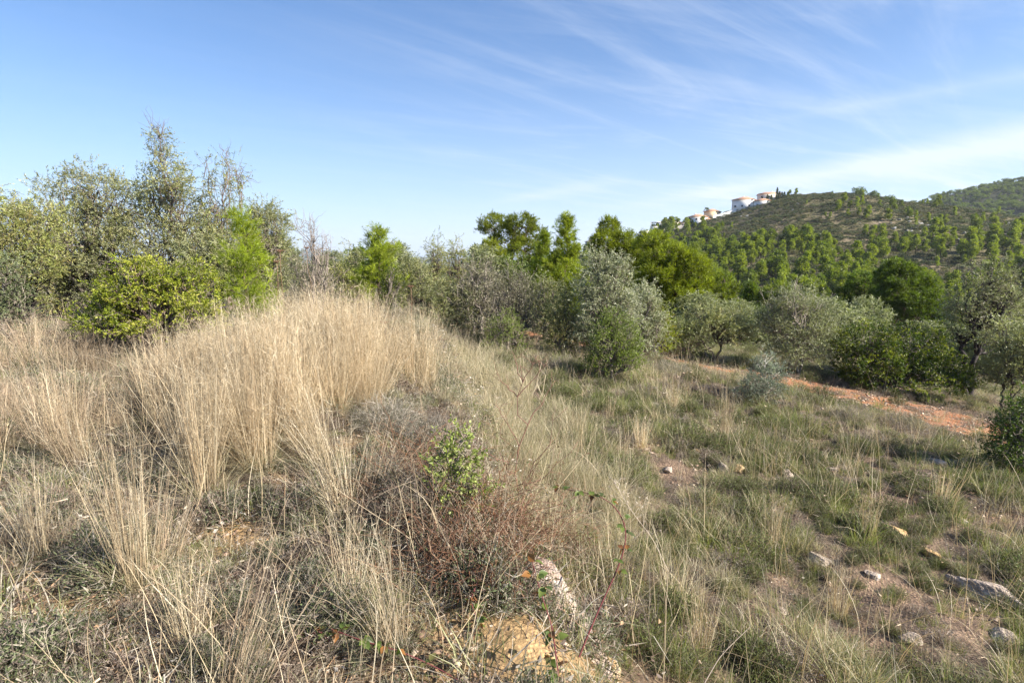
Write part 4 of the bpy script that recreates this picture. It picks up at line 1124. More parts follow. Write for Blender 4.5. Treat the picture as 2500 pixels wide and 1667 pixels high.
mound(560, 365, .5, .26, 508, 420, [(.11, .14, .06), (.15, .17, .08)], GT, 'low green cushion below the thin stemmed olive')
mound(850, 420, .42, .34, 509, 500, [(.19, .17, .13), (.24, .21, .17)], [(.30, .25, .22), (.38, .33, .30)], 'greyish purple dead cushion on the near edge of the red track')
mound(905, 425, .40, .30, 510, 500, [(.14, .17, .07), (.18, .19, .10)], GT, 'olive green cushion on the near edge of the red track')
mound(810, 378, .5, .32, 511, 500, [(.27, .24, .13), (.22, .20, .10)], [(.34, .28, .18), (.28, .22, .14)], 'golden brown cushion at the foot of the wide silvery olive')
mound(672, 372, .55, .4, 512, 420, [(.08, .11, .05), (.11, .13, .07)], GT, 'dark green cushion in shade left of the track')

# small green shrub on the bank
x, y, z = hit(455, 512); h = row_z(434, y) - z
plant_broad(thing('kermes_oak_shrub', 'small light green leafy shrub on the bank amid brown brambles', 'shrub', (x, y, z)), 601, h, 64 * y / FPX,
            BUSH, clusters=42, twigs=6, per=7, L_=.026, W_=.015, pal=[(.25, .30, .08), (.19, .23, .06), (.34, .37, .14)], stems=3, csize=.07, twl=.08, mat=M_GREEN, tr=.012)


# brown bramble tangle spilling over the bank
def bramble_tangle():
    root = thing('bramble_tangle', 'reddish brown leafless bramble tangle spilling over the bank above the pink rock', 'bramble', hit(520, 560))
    loc = np.array(root.location); r = np.random.default_rng(9); g = Geo(); gl = Geo()
    ctrs = [(hit(a, b), c, d) for a, b, c, d in [(430, 470, .30, .30), (395, 505, .25, .25), (475, 520, .30, .35), (515, 545, .30, .40), (555, 560, .25, .28), (455, 560, .25, .28), (500, 580, .2, .2)]]
    for c, rad, hh in ctrs:
        c = np.array(c) - loc
        for _ in range(165):
            s = c + np.array([r.normal() * rad * .5, r.normal() * rad * .5, 0])
            e = s + np.array([r.normal() * rad * .8, r.normal() * rad * .7, abs(r.normal()) * hh * .6 + .03])
            q = wig(r, s, e, 6, .08, (0, 0, r.uniform(0, .12)))
            col = np.array([(.24, .12, .07), (.33, .21, .14), (.17, .09, .06), (.42, .34, .25)][r.integers(4)]) * r.uniform(.7, 1.2)
            g_tube(g, q, np.linspace(.0022, .0009, 6), 3, col)
            for _k in range(3):
                a = q[r.integers(1, 6)]; g_needles(g, a[None], sph(r, 1), r.uniform(.04, .12), .003, col, r)
        m = 230; P = c + np.stack([r.normal(size=m) * rad * .75, r.normal(size=m) * rad * .7, np.abs(r.normal(size=m)) * hh * .55 + .02], 1)
        lc = np.array([(.22, .12, .07), (.16, .10, .06), (.10, .13, .05), (.28, .19, .12), (.30, .14, .05)])[r.choice(5, m, p=[.3, .25, .2, .2, .05])]
        g_leaves(gl, P, sph(r, m), r.uniform(.012, .03, m), .009, lc * r.uniform(.6, 1.2, (m, 1)), r, .6)
    obj('stems', g.mesh('stems', M_TWIG), root); obj('leaves', gl.mesh('leaves', M_GREEN), root)


bramble_tangle()

LEAFM = {}


def leaf_mesh(col):
    k = tuple(col)
    if k not in LEAFM:
        n = 7; t = np.linspace(0, 1, n); w = .34 * np.sin(np.pi * t ** .8) + .0; w[0] = .03; w[-1] = .0
        w = w * (1 + .12 * (np.arange(n) % 2))
        cz = -.25 * t ** 2
        A = np.stack([t, -w, cz + w * .35], 1); B = np.stack([t, w, cz + w * .35], 1); M = np.stack([t, 0 * t, cz], 1)
        V = np.concatenate([A, M, B]); F = []
        for i in range(n - 1): F += [[i, n + i, n + i + 1, i + 1], [n + i, 2 * n + i, 2 * n + i + 1, n + i + 1]]
        LEAFM[k] = mesh_np('leaf', V, np.array(F), M_GREEN, np.array(col), True)
    return LEAFM[k]


LC = [(.09, .13, .03), (.13, .17, .04), (.20, .09, .04), (.28, .13, .04), (.15, .14, .05), (.07, .09, .03)]


def bramble_cane(ctrl, lab, seed, nleaf, size=.035, rad=.0035, colour=(.16, .05, .05)):
    r = np.random.default_rng(seed)
    P = np.array([pt(*c) for c in ctrl]); t = np.linspace(0, len(P) - 1, 24)
    Q = np.stack([np.interp(t, range(len(P)), P[:, i]) for i in range(3)], 1)
    for _ in range(4): Q[1:-1] = (Q[:-2] + 2 * Q[1:-1] + Q[2:]) / 4
    o0 = Q[0].copy(); Q -= o0
    root = thing('bramble_cane', lab, 'bramble cane', o0); g = Geo()
    g_tube(g, Q, np.linspace(rad, rad * .4, 24), 6, colour)
    for i in range(1, 23):
        for _ in range(2): g_needles(g, Q[i][None], sph(r, 1), .009, .003, np.array(colour) * .9, r)
    obj('stem', g.mesh('stem', M_BRANCH, True), root)
    for i in range(nleaf):
        k = r.integers(2, 24); ax = sph(r, 1)[0]; ax[2] = abs(ax[2]) * .6; base = Q[k] + ax * size * .6
        for j in range(3):
            lf = obj('leaf', leaf_mesh(LC[r.choice(6, p=[.28, .25, .13, .1, .14, .1])]), root)
            lf.location = base; s = size * r.uniform(.7, 1.15); lf.scale = (s, s, s)
            lf.rotation_euler = (r.normal() * .4, r.uniform(-.5, .4), math.atan2(ax[1], ax[0]) + (j - 1) * 1.1 + r.normal() * .2)


bramble_cane([(579, 656, 1.85), (600, 605, 1.95), (622, 560, 2.05), (628, 530, 2.1), (618, 508, 2.15), (600, 494, 2.2), (562, 488, 2.3)], 'arching red bramble cane over the slope right of the pink rock', 1, 14, .034)
bramble_cane([(330, 628, 1.95), (365, 641, 1.85), (400, 650, 1.8), (440, 668, 1.75), (475, 690, 1.7)], 'dark red bramble cane lying low at the bottom edge', 2, 12, .036)
bramble_cane([(560, 690, 1.7), (556, 655, 1.75), (552, 625, 1.8), (540, 590, 1.9), (532, 560, 2.0)], 'leafy bramble cane rising across the pink rock', 3, 13, .042)
bramble_cane([(330, 640, 1.9), (318, 630, 1.95), (300, 640, 1.95)], 'short bramble shoot with rust tinted leaves in the lower left', 4, 6, .032)
bramble_cane([(478, 580, 2.2), (470, 600, 2.1), (480, 625, 2.0), (465, 650, 1.95)], 'hanging bramble shoot with an orange leaf left of the pink rock', 5, 9, .034)


def red_shrub():
    x, y, z = hit(516, 498); top = row_z(366, y); h = top - z; r = np.random.default_rng(4)
    root = thing('bare_red_shrub', 'bare red-stemmed shrub, leafless, rising from the slope in the middle', 'shrub', (x, y, z)); g = Geo()
    main = wig(r, (0, 0, 0), (.03 * h, 0, h), 10, .03); red = (.19, .095, .075); g_tube(g, main, np.linspace(.006, .002, 10), 5, red)
    obj('trunk', g.mesh('trunk', M_BRANCH, True), root); g = Geo()
    for k, dx, dz in [(7, -.16, .18), (7, .22, .28), (8, .1, .2), (4, -.2, .3), (5, .2, .3), (1, .35, .62), (0, .28, .5), (0, .45, .45), (2, -.25, .3), (0, -.12, .4), (8, -.08, .22)]:
        s = main[k]; e = s + np.array([dx * h, r.normal() * .08 * h, dz * h]); q = wig(r, s, e, 7, .04); g_tube(g, q, np.linspace(.004, .0014, 7), 4, red)
        for _ in range(3):
            a = q[r.integers(2, 6)]; g_tube(g, wig(r, a, a + nrm(r.normal(size=3) + np.array([0, 0, 1.2])) * .12 * h, 4, .05), np.linspace(.002, .001, 4), 3, red)
    obj('branches', g.mesh('branches', M_BRANCH), root)


red_shrub()


def umbel(px, row, Y, lab, size=.06):
    p = pt(px, row, Y); z = h1(p[0], p[1]); h = p[2] - z; r = np.random.default_rng(px)
    root = thing('dried_umbel', lab, 'dried flower', (p[0], p[1], z), 0, 'dried wild carrot heads'); g = Geo(); c = (.22, .13, .08)
    g_tube(g, wig(r, (0, 0, 0), (0, 0, h), 7, .01), np.linspace(.004, .0025, 7), 4, c); obj('stem', g.mesh('stem', M_BRANCH), root); g = Geo()
    for i in range(26):
        a = r.uniform(0, 6.28); q = r.uniform(.2, 1) * size; e = np.array([math.cos(a) * q, math.sin(a) * q, h + size * .55])
        g_tube(g, wig(r, (0, 0, h), e, 4, .04), .0014, 3, c)
        g_needles(g, np.repeat(e[None], 8, 0), sph(r, 8), .012, .006, np.array([.24, .14, .09]), r)
    obj('flower_head', g.mesh('flower_head', M_BRANCH), root)


umbel(411, 288, 7.2, 'brown dried umbel on a thin stem right of the golden grass')
umbel(280, 252, 8.0, 'highest dried umbel beside the bright pine sapling')
umbel(307, 249, 8.6, 'dried umbel in front of the twiggy grey shrub')
umbel(277, 263, 7.6, 'lower dried umbel at the right side of the bright pine sapling')
umbel(385, 324, 6.6, 'dark dried umbel against the golden grass')


def stalk(ctrl, lab, seed, w=.0024, col=(.55, .45, .28), twigs=0):
    P = np.array([pt(*c) for c in ctrl]); r = np.random.default_rng(seed)
    t = np.linspace(0, len(P) - 1, 20); Q = np.stack([np.interp(t, range(len(P)), P[:, i]) for i in range(3)], 1)
    for _ in range(6): Q[1:-1] = (Q[:-2] + 2 * Q[1:-1] + Q[2:]) / 4
    b = np.array([Q[-1][0], Q[-1][1], h1(Q[-1][0], Q[-1][1])]); Q = np.concatenate([Q, [b - np.array([0, 0, .02])]]) - b; g = Geo()
    g_tube(g, Q, np.linspace(w * .45, w, 21), 5, col)
    for _ in range(twigs):
        a = Q[r.integers(0, 12)]; q = wig(r, a, a + nrm(r.normal(size=3) + np.array([0, 0, 1])) * r.uniform(.04, .12), 4, .1); g_tube(g, q, np.linspace(w * .4, w * .2, 4), 3, col)
        g_needles(g, np.repeat(q[-1][None], 4, 0), sph(r, 4), .012, .004, np.array(col), r)
    g_needles(g, Q[:3].repeat(3, 0), nrm(sph(r, 9) + nrm(Q[0] - Q[3]) * 1.5), .03, .003, np.array(col), r)
    o = obj('dry_stalk', g.mesh('dry_stalk', M_STRAW, True), None, b); tag(o, lab, 'straw stalk', 'long single straw stalks')


stalk([(28, 573, 2.3), (90, 629, 2.1), (132, 690, 1.9)], 'long straw slanting down to the bottom edge at far left', 1)
stalk([(196, 527, 2.6), (250, 526, 2.5), (300, 531, 2.4), (369, 563, 2.3), (400, 590, 2.3)], 'nearly level straw arching across the left foreground', 2, .002)
stalk([(170, 569, 2.3), (205, 585, 2.2), (232, 613, 2.1), (250, 650, 2.0), (268, 690, 1.9)], 'curved straw running down to the bottom edge, left one of a pair', 3)
stalk([(259, 541, 2.4), (290, 565, 2.3), (321, 613, 2.1), (342, 650, 2.0), (358, 690, 1.9)], 'curved straw running down to the bottom edge, right one of a pair', 4, .0026)
stalk([(193, 553, 2.4), (189, 595, 2.2), (197, 649, 2.0), (196, 690, 1.9)], 'upright wavy pale straw above the bottom edge', 5, .002)
stalk([(263, 409, 3.1), (262, 460, 3.0), (262, 522, 2.9)], 'single vertical straw in front of the golden tussocks', 6, .002)
stalk([(105, 381, 3.6), (104, 420, 3.5), (107, 470, 3.5)], 'single vertical straw at left between two tussocks', 7, .002)
stalk([(543, 525, 2.0), (512, 560, 2.0), (477, 607, 2.0), (450, 645, 1.9), (430, 680, 1.85)], 'thick straw slanting across the bramble tangle', 8, .0024)
stalk([(596, 425, 3.4), (585, 455, 3.3), (568, 475, 3.2), (550, 497, 3.1)], 'pale bent straw rising over the slope', 9, .0026)
stalk([(655, 548, 2.3), (661, 575, 2.2), (667, 604, 2.1), (663, 690, 1.9)], 'thin wavy stalk below the pale dry twig', 10, .0016)
stalk([(612, 478, 2.5), (632, 512, 2.4), (652, 536, 2.4), (668, 570, 2.4)], 'pale brittle twig with many side shoots on the slope', 11, .002, (.50, .43, .35), 26)
stalk([(750, 626, 2.2), (720, 655, 2.1), (700, 690, 2.0)], 'pale twig at the bottom edge right of centre', 12, .003, (.46, .38, .30), 5)
stalk([(890, 620, 2.7), (850, 655, 2.6), (840, 665, 2.6)], 'short straw slanting over the leaf litter at lower right', 13, .002)
stalk([(8, 420, 3.6), (2, 470, 3.5), (-8, 520, 3.4)], 'straw leaning at the left picture edge', 14, .002)


# ------------------------------------------------------------------ stones
def ico(n=4):
    import bmesh
    bm = bmesh.new(); bmesh.ops.create_icosphere(bm, subdivisions=n, radius=1)
    V = np.array([v.co[:] for v in bm.verts]); F = np.array([[v.index for v in f.verts] for f in bm.faces]); bm.free(); return V, F


IV, IF = ico(5)


def rock(px, row, sx, sy, sz, rz, mat, lab, seed, sink=.3, tilt=(0, 0), name='limestone_rock', cat='rock'):
    r = np.random.default_rng(seed); n = 16
    pn = sph(r, n); pd = r.uniform(.55, 1.0, n)
    dots = IV @ pn.T; rad = np.where(dots > .05, pd[None] / np.maximum(dots, .05), 9)
    k = 34.0; R_ = -np.log(np.exp(-k * rad).sum(1) + math.exp(-k * 1.05)) / k
    V = IV * R_[:, None]
    f3 = lambda q, sd_: (fbm(V[:, 0] * q + 10, V[:, 1] * q + 3, sd_, 3) + fbm(V[:, 1] * q + 7, V[:, 2] * q + 20, sd_ + 1, 3) + fbm(V[:, 2] * q + 31, V[:, 0] * q + 2, sd_ + 2, 3)) / 3 - .5
    nz = f3(1.6, seed) * .5 + f3(5, seed + 5) * .30 + f3(13, seed + 9) * .18 - .05 * (np.abs(f3(4.5, seed + 20)) < .02)
    V = V * (1 + nz)[:, None] * np.array([sx, sy, sz]) * .5
    x, y, z = hit(px, row)
    o = obj(name, mesh_np(name, V, IF, mat, None, True), None, (x, y, z + sz * (.5 - sink) * .6)); o.rotation_euler = (tilt[0], tilt[1], rz)
    tag(o, lab, cat); return o


rock(563, 622, .40, .78, .26, .42, M_PINKROCK, 'broad pink limestone block half buried in the bank at the bottom centre', 43, .45, (.22, .28))
rock(545, 582, .20, .26, .16, .30, M_PINKROCK, 'upper pink limestone block under the edge of the bramble tangle', 31, .45, (.2, .25))
rock(532, 563, .08, .13, .10, .2, M_ROCK, 'small pale stone at the top of the pink outcrop', 3, .3, (.1, .2))
rock(606, 668, .14, .16, .08, .3, M_OCHRE, 'small ochre clod right of the pink blocks', 5, .55, (.1, .3), 'ochre_earth_block', 'earth block')
rock(722, 469, .13, .14, .13, .2, M_ROCK, 'small upright pale stone, left of a pair on the slope', 6, .2)
rock(738, 471, .17, .14, .12, .5, M_OCHRE, 'small ochre stained stone, right of a pair on the slope', 7, .3)
rock(786, 476, .22, .17, .14, .8, M_ROCK, 'pale rounded stone in the grass right of the pair', 8, .3, (0, .3))
rock(744, 453, .30, .16, .12, -.3, M_ROCK, 'flat pale slab half hidden in grass above the pair of stones', 9, .45, (0, .25))
rock(652, 405, .26, .2, .14, .2, M_ROCK, 'pale stone heap on the slope behind the low golden tuft', 10, .4)
rock(636, 398, .2, .2, .12, .9, M_ROCK, 'pale stone just left of the stone heap', 11, .4)
rock(518, 347, .34, .2, .14, -.2, M_ROCK, 'flat white stone near the foot of the small buckthorn', 12, .35)
rock(565, 353, .18, .16, .18, .3, M_ROCK, 'white stone below the thin stemmed olive', 13, .25)
rock(978, 468, .52, .24, .20, -.35, M_ROCK, 'long grey-white boulder on the slope at the right', 14, .35, (0, .25))
rock(936, 462, .30, .2, .10, -.3, M_ROCK, 'low grey-white slab left of the long boulder', 15, .5, (0, .15))
rock(1018, 486, .42, .3, .14, -.1, M_GREYROCK, 'grey slab cut by the right picture edge', 16, .45)
rock(990, 598, .56, .22, .22, -.55, M_ROCK, 'long pale limestone tilted downhill in the lower right', 17, .35, (0, .3))
rock(893, 532, .24, .12, .14, -.6, M_OCHRE, 'ochre tinted stone in the middle of the stony slope', 18, .35, (0, .3))
rock(905, 545, .16, .12, .10, .4, M_ROCK, 'small stone touching the ochre tinted one', 19, .35)
rock(10, 636, .16, .12, .10, .4, M_ROCK, 'white stone in the bottom left corner', 20, .35)
rock(42, 633, .14, .07, .07, 1.0, M_ROCK, 'angular white stone right of the corner stone', 21, .2, (.4, .2))
rock(4, 655, .10, .08, .06, .3, M_ROCK, 'small stone at the left picture edge below the white one', 22, .3)
rock(78, 463, .13, .1, .07, .3, M_ROCK, 'white flat stone on bare soil behind the foreground tussock', 23, .3)
rock(124, 424, .22, .12, .09, .1, M_ROCK, 'pinkish white stone between the left tussocks', 24, .3)
rock(388, 362, .26, .2, .20, .3, M_OCHRE, 'ochre earth lump at the right end of the golden stand', 25, .35, (0, 0), 'ochre_earth_block', 'earth block')
rock(402, 372, .22, .18, .16, 1.3, M_OCHRE, 'lower ochre earth lump beside the first', 26, .35, (0, 0), 'ochre_earth_block', 'earth block')
rock(385, 580, .05, .035, .03, 1.3, M_ROCK, 'tiny pale stone among the undergrowth left of the bramble tangle', 27, .2)
rock(275, 592, .06, .045, .03, .3, M_PINKROCK, 'tiny pink stone between the curved straws', 28, .2)

for k, (px, row, sx, lab) in enumerate([(697, 452, .16, 'half buried stone left of the flat slab on the slope'), (668, 470, .12, 'small half buried stone under the low golden tufts'), (830, 470, .14, 'half buried stone in the green grass below the red track'), (760, 505, .12, 'small stone on the bare patch below the pair of stones'),
                                   (820, 560, .14, 'half buried stone in the middle of the lower slope'), (872, 575, .10, 'small stone left of the long tilted limestone'), (930, 555, .13, 'half buried stone above the long tilted limestone'), (910, 640, .12, 'stone in the litter at the lower right'), (1005, 640, .14, 'stone near the lower right corner'),
                                   (705, 520, .10, 'little stone in the grass right of the arching bramble cane'), (960, 520, .12, 'stone below the long grey-white boulder'), (780, 610, .08, 'little stone near the bottom edge of the slope')]):
    rock(px, row, sx * 1.3, sx, sx * .7, k * 1.3, M_ROCK if k % 3 else M_OCHRE, lab, 60 + k, .42, (.1, .15))

# ------------------------------------------------------------------ the valley and the hill
VAL = {}


def valley_tree(kind, px, Y, hgt, wid, lab, grp, rz):
    loc = at(px, Y)
    if kind not in VAL:
        nm = {'olive': 'olive_tree', 'pine': 'pine_tree', 'young': 'young_pine', 'green': 'shrub'}[kind]
        root = thing(nm, lab, 'tree' if kind != 'green' else 'shrub', loc, 0, grp)
        if kind == 'olive': plant_broad(root, 71, 4, 4.4, BUSH, clusters=150, twigs=9, per=12, L_=.16, W_=.045, pal=OLIVE[:2] + SILVER[:2], stems=3, csize=.35, twl=.35)
        if kind == 'green': plant_broad(root, 73, 4, 4.6, BUSH, clusters=130, twigs=9, per=11, L_=.15, W_=.07, pal=[(.11, .15, .03), (.08, .11, .025), (.15, .18, .05)], stems=3, csize=.35, twl=.35, mat=M_GREEN)
        if kind == 'pine': plant_pine(root, 74, 4, 3.0, 'round', PR, clusters=110, csz=.28, shoots=16, per=12, W_=.035, L_=.2, pal=[(.17, .21, .03), (.12, .16, .02), (.22, .25, .04)])
        if kind == 'young': plant_pine(root, 75, 4, 2.0, 'cone', None, csz=.35, shoots=10, per=12, W_=.035, L_=.2, pal=[(.15, .21, .03), (.11, .16, .022)])
        VAL[kind] = root
    else: root = dup(VAL[kind], loc, rz, lab, grp)
    b = {'olive': 4.4, 'green': 4.6, 'pine': 3.0, 'young': 2.0}[kind]
    root.scale = (wid / b, wid / b, hgt / 4); root.rotation_euler = (0, 0, rz)


r_ = np.random.default_rng(5)
VL = {'olive': ('grey-green olive among the trees of the valley floor', 'olives of the valley floor'), 'green': ('dark green bush among the trees of the valley floor', 'green bushes of the valley floor'),
      'pine': ('rounded pine among the trees of the valley floor', 'pines of the valley floor'), 'young': ('slender pine among the trees of the valley floor', 'slender pines of the valley floor')}
spots = [(700, 22, 'olive', 2.4, 4), (735, 24, 'olive', 2.3, 4), (832, 24, 'olive', 3.0, 4), (860, 27, 'olive', 3.6, 3.6), (925, 30, 'green', 2.4, 4), (940, 24, 'olive', 2.6, 5), (1000, 22, 'olive', 3, 4.5), (690, 34, 'olive', 2.6, 4), (720, 38, 'pine', 5.5, 3.5), (705, 44, 'green', 4, 5),
         (752, 36, 'green', 3.2, 4.5), (775, 44, 'pine', 6, 4), (745, 52, 'young', 6.5, 3), (800, 34, 'olive', 3, 4.4), (820, 50, 'pine', 6, 4), (950, 44, 'pine', 5, 4), (985, 50, 'pine', 6, 5), (1015, 40, 'green', 4, 5), (975, 34, 'olive', 3, 5), (1030, 30, 'olive', 3, 5)]
for px, Y, k, hh, ww in spots:
    valley_tree(k, px, Y, hh, ww, *VL[k], r_.uniform(0, 6.28))
for i in range(120):
    px = r_.uniform(590, 1120) if i < 95 else r_.uniform(250, 560); Y = 48 + 62 * r_.uniform(0, 1) ** .8 if i < 95 else r_.uniform(24, 60)
    k = r_.choice(['olive', 'green', 'pine', 'young'], p=[.34, .16, .36, .14]) if i < 95 else r_.choice(['olive', 'green'])
    sc = r_.uniform(.75, 1.25)
    valley_tree(k, px, Y, {'olive': 3.2, 'green': 2.6, 'pine': 5.2, 'young': 5.4}[k] * sc, {'olive': 4.2, 'green': 4.2, 'pine': 3.6, 'young': 2.6}[k] * sc, *VL[k], r_.uniform(0, 6.28))


def far_pine(seed, h, w, n, leaf, pal, style=0, bottom=.12):
    r = np.random.default_rng(seed); g = Geo(); pal = np.array(pal)
    k = 14 if style == 0 else 22
    if style == 0:   # rounded conical
        t = r.uniform(bottom + .06, .95, k); rr = w * .5 * (1 - t) ** .55 * r.uniform(.3, .85, k)
    else:            # umbrella crown
        t = r.uniform(.5, .92, k); rr = w * .5 * r.uniform(.2, .85, k)
    a = r.uniform(0, 6.28, k); Ct = np.stack([np.cos(a) * rr, np.sin(a) * rr, t * h], 1)
    i = r.integers(k, size=n); s = w * (.14 if style == 0 else .13)
    d = sph(r, n); P = Ct[i] + d * s * r.uniform(.6, 1.15, (n, 1))
    c = pal[r.integers(len(pal), size=k)][i] * r.uniform(.75, 1.2, (n, 1))
    g_leaves(g, P, nrm(d + np.array([0, 0, .5]) + r.normal(size=(n, 3)) * .5), leaf * r.uniform(.7, 1.3, n), leaf * .45, c, r)
    q = wig(r, (0, 0, -.5), (r.normal() * .1, 0, h * .7), 5, .02); g_tube(g, q, np.linspace(.16, .05, 5), 5, (.10, .075, .055))
    return g.mesh('pine', M_NEEDLE)


HP = [(.20, .245, .035), (.15, .19, .028), (.24, .28, .045)]
FAR = [far_pine(1, 6, 4.0, 1500, .42, HP), far_pine(2, 6, 3.4, 1400, .42, HP), far_pine(3, 6, 4.6, 1600, .45, [(.13, .175, .03), (.17, .21, .035)]), far_pine(4, 6, 3.0, 1300, .4, [(.22, .27, .035), (.26, .31, .05)]),
       far_pine(5, 6, 5.6, 1700, .45, [(.10, .14, .03), (.13, .17, .035)], 1)]
# candidate places on the slope facing the camera
r_ = np.random.default_rng(15)
N_ = 60000
yy = np.sqrt(r_.uniform(112 ** 2, 400 ** 2, N_)); uu = r_.uniform(.02, 1.35, N_); xx = uu * yy; zz = H(xx, yy)
cpx, crow = proj(xx, yy, zz)
yc = np.interp(uu, CR_U, CR_YC); face = yy < yc - 3
dens = np.zeros(N_)
belt = sstep(640, 690, cpx) * sstep(231, 243, crow + (fbm(cpx / 40, crow / 40, 7) - .5) * 14) * (1 - .6 * sstep(880, 960, cpx))
dens += belt * .85 * sstep(.40, .54, fbm(xx / 16, yy / 16, 501))
dens += .22 * sstep(.48, .62, fbm(xx / 18, yy / 18, 502)) * sstep(231, 225, crow)
dens += .32 * sstep(.54, .64, fbm(xx / 25, yy / 25, 503)) * sstep(215, 232, crow) * sstep(880, 780, cpx)
dens *= face * sstep(200, 208, crow) * (1 - ((cpx > 600) & (cpx < 800) & (crow < 228)))
pick = np.nonzero(r_.uniform(0, 1, N_) < dens * .14)[0]
# keep a little distance between trees
keep_i = []; grid = {}
for i in pick:
    q = (int(xx[i] // 2.8), int(yy[i] // 2.8))
    if q in grid: continue
    grid[q] = 1; keep_i.append(i)
keep_i = np.array(keep_i)
sz = r_.uniform(.42, 1.25, len(keep_i)) ** 1.1 * 1.1 * np.where(crow[keep_i] < 228, .85, 1.12)
app = sz / yy[keep_i]; order = np.argsort(-app * ((cpx[keep_i] > 590) & (cpx[keep_i] < 1024)))
ind = keep_i[order[:240]]; szi = sz[order[:240]]; rest = keep_i[order[240:]]; szr = sz[order[240:]]
for i, s in zip(ind, szi):
    o = obj('hillside_pine', FAR[r_.integers(4)], None, (xx[i], yy[i], zz[i])); o.scale = (s, s, s * r_.uniform(.85, 1.15)); o.rotation_euler = (0, 0, r_.uniform(0, 6.28))
    tag(o, 'small green pine on the slope of the far hill', 'tree', 'pines on the far hillside')
n = len(rest); sc = szr[:, None] * np.ones(3)
scatter('far_pine_wood', 'scattered further pines merging into a wood on the far hill', 'trees', np.stack([xx[rest], yy[rest], zz[rest]], 1), np.stack([np.zeros(n), np.zeros(n), r_.uniform(0, 6.28, n)], 1), sc, r_.integers(0, 4, n), FAR)
# pines on the crest one can tell apart
for px, Y, s, k, lab in [(859, 330, 1.5, 4, 'wide dark pine on the crest of the far hill'), (873, 326, 1.15, 4, 'umbrella shaped pine right of the wide crest pine'), (890, 316, 1.1, 4, 'third crest pine, standing apart to the right'), (789, 350, .9, 2, 'pine on the crest right of the cypress row'), (796, 348, .9, 0, 'conical pine on the crest next to the houses'),
                         (935, 300, .9, 0, 'small pine where the hill crest falls to the right'), (862, 314, .8, 0, 'small light pine just below the wide crest pine'), (878, 314, .7, 3, 'small light pine below the umbrella shaped one'), (901, 300, .8, 2, 'bushy pine at the right end of the crest row'), (832, 345, .5, 2, 'tiny pine on the flat top of the hill')]:
    p = at(px, Y); o = obj('crest_pine', FAR[k], None, (p[0], p[1], p[2] - (2.6 * s if k == 4 else .4))); o.scale = (s, s, s); o.rotation_euler = (0, 0, px); tag(o, lab, 'tree')


def far_bush(seed, n, leaf, pal):
    r = np.random.default_rng(seed); g = Geo(); pal = np.array(pal)
    k = 7; Ct = np.stack([r.normal(size=k) * .55, r.normal(size=k) * .55, r.uniform(.15, .6, k)], 1); i = r.integers(k, size=n); d = sph(r, n); d[:, 2] = np.abs(d[:, 2])
    P = Ct[i] + d * .45 * r.uniform(.6, 1.1, (n, 1)); P[:, 2] = np.maximum(P[:, 2], .02)
    g_leaves(g, P, nrm(d + r.normal(size=(n, 3)) * .5), leaf * r.uniform(.7, 1.3, n), leaf * .5, pal[r.integers(len(pal), size=n)] * r.uniform(.7, 1.25, (n, 1)), r)
    return g.mesh('bush', M_GRASS)


FB = [far_bush(1, 170, .3, [(.07, .09, .035), (.045, .06, .022)]), far_bush(2, 170, .3, [(.12, .14, .06), (.09, .11, .05)]), far_bush(3, 150, .3, [(.16, .15, .10), (.12, .11, .08)]), far_bush(4, 150, .3, [(.17, .16, .07), (.13, .13, .05)]), far_bush(5, 170, .3, [(.05, .07, .028), (.07, .09, .03)])]
N_ = 60000
yy = np.sqrt(r_.uniform(70 ** 2, 430 ** 2, N_)); uu = r_.uniform(-.25, 1.45, N_); xx = uu * yy; zz = H(xx, yy)
dn = .30 + .70 * sstep(.40, .54, fbm(xx / 10, yy / 6, 511)); k = r_.uniform(0, 1, N_) < dn
xx, yy, zz = xx[k], yy[k], zz[k]; n = len(xx); s = r_.uniform(.4, 1.5, n) ** 1.2
scatter('hillside_scrub', 'low dark and grey-green scrub dotted over the far hill', 'scrub', np.stack([xx, yy, zz], 1), np.stack([np.zeros(n), np.zeros(n), r_.uniform(0, 6.28, n)], 1), np.stack([s, s, s * r_.uniform(.6, 1, n)], 1), r_.choice(5, n, p=[.3, .22, .18, .12, .18]), FB)
# pale rock outcrops
def chunk(seed):
    r = np.random.default_rng(seed); V, F = ico(2); pn = sph(r, 9); dots = V @ pn.T; rad = np.where(dots > .1, r.uniform(.5, .95, 9)[None] / np.maximum(dots, .1), 9).min(1)
    return mesh_np('rock', V * np.minimum(rad, 1.1)[:, None] * np.array([1.2, 1, .6]), F, M_GREYROCK)


N_ = 9000
yy = np.sqrt(r_.uniform(130 ** 2, 400 ** 2, N_)); uu = r_.uniform(.3, 1.3, N_); xx = uu * yy; zz = H(xx, yy); cpx, crow = proj(xx, yy, zz)
dn = np.exp(-((crow - 226 - (cpx - 930) * .06) / 7) ** 2) * sstep(850, 900, cpx) * .55 + .12 * sstep(.6, .7, fbm(xx / 20, yy / 5, 521)) + .12 * np.exp(-((crow - 204 - (870 - cpx) * .04) / 5) ** 2)
k = r_.uniform(0, 1, N_) < dn * .8; xx, yy, zz = xx[k], yy[k], zz[k]; n = len(xx); s = r_.uniform(.3, 1.1, n)
scatter('rock_outcrops', 'grey limestone outcrops showing along the far hill', 'rocks', np.stack([xx, yy, zz], 1), np.stack([r_.normal(size=n) * .3, r_.normal(size=n) * .3, r_.uniform(0, 6.28, n)], 1), np.stack([s * 1.3, s, s * .8], 1), r_.integers(0, 3, n), [chunk(1), chunk(2), chunk(3)])
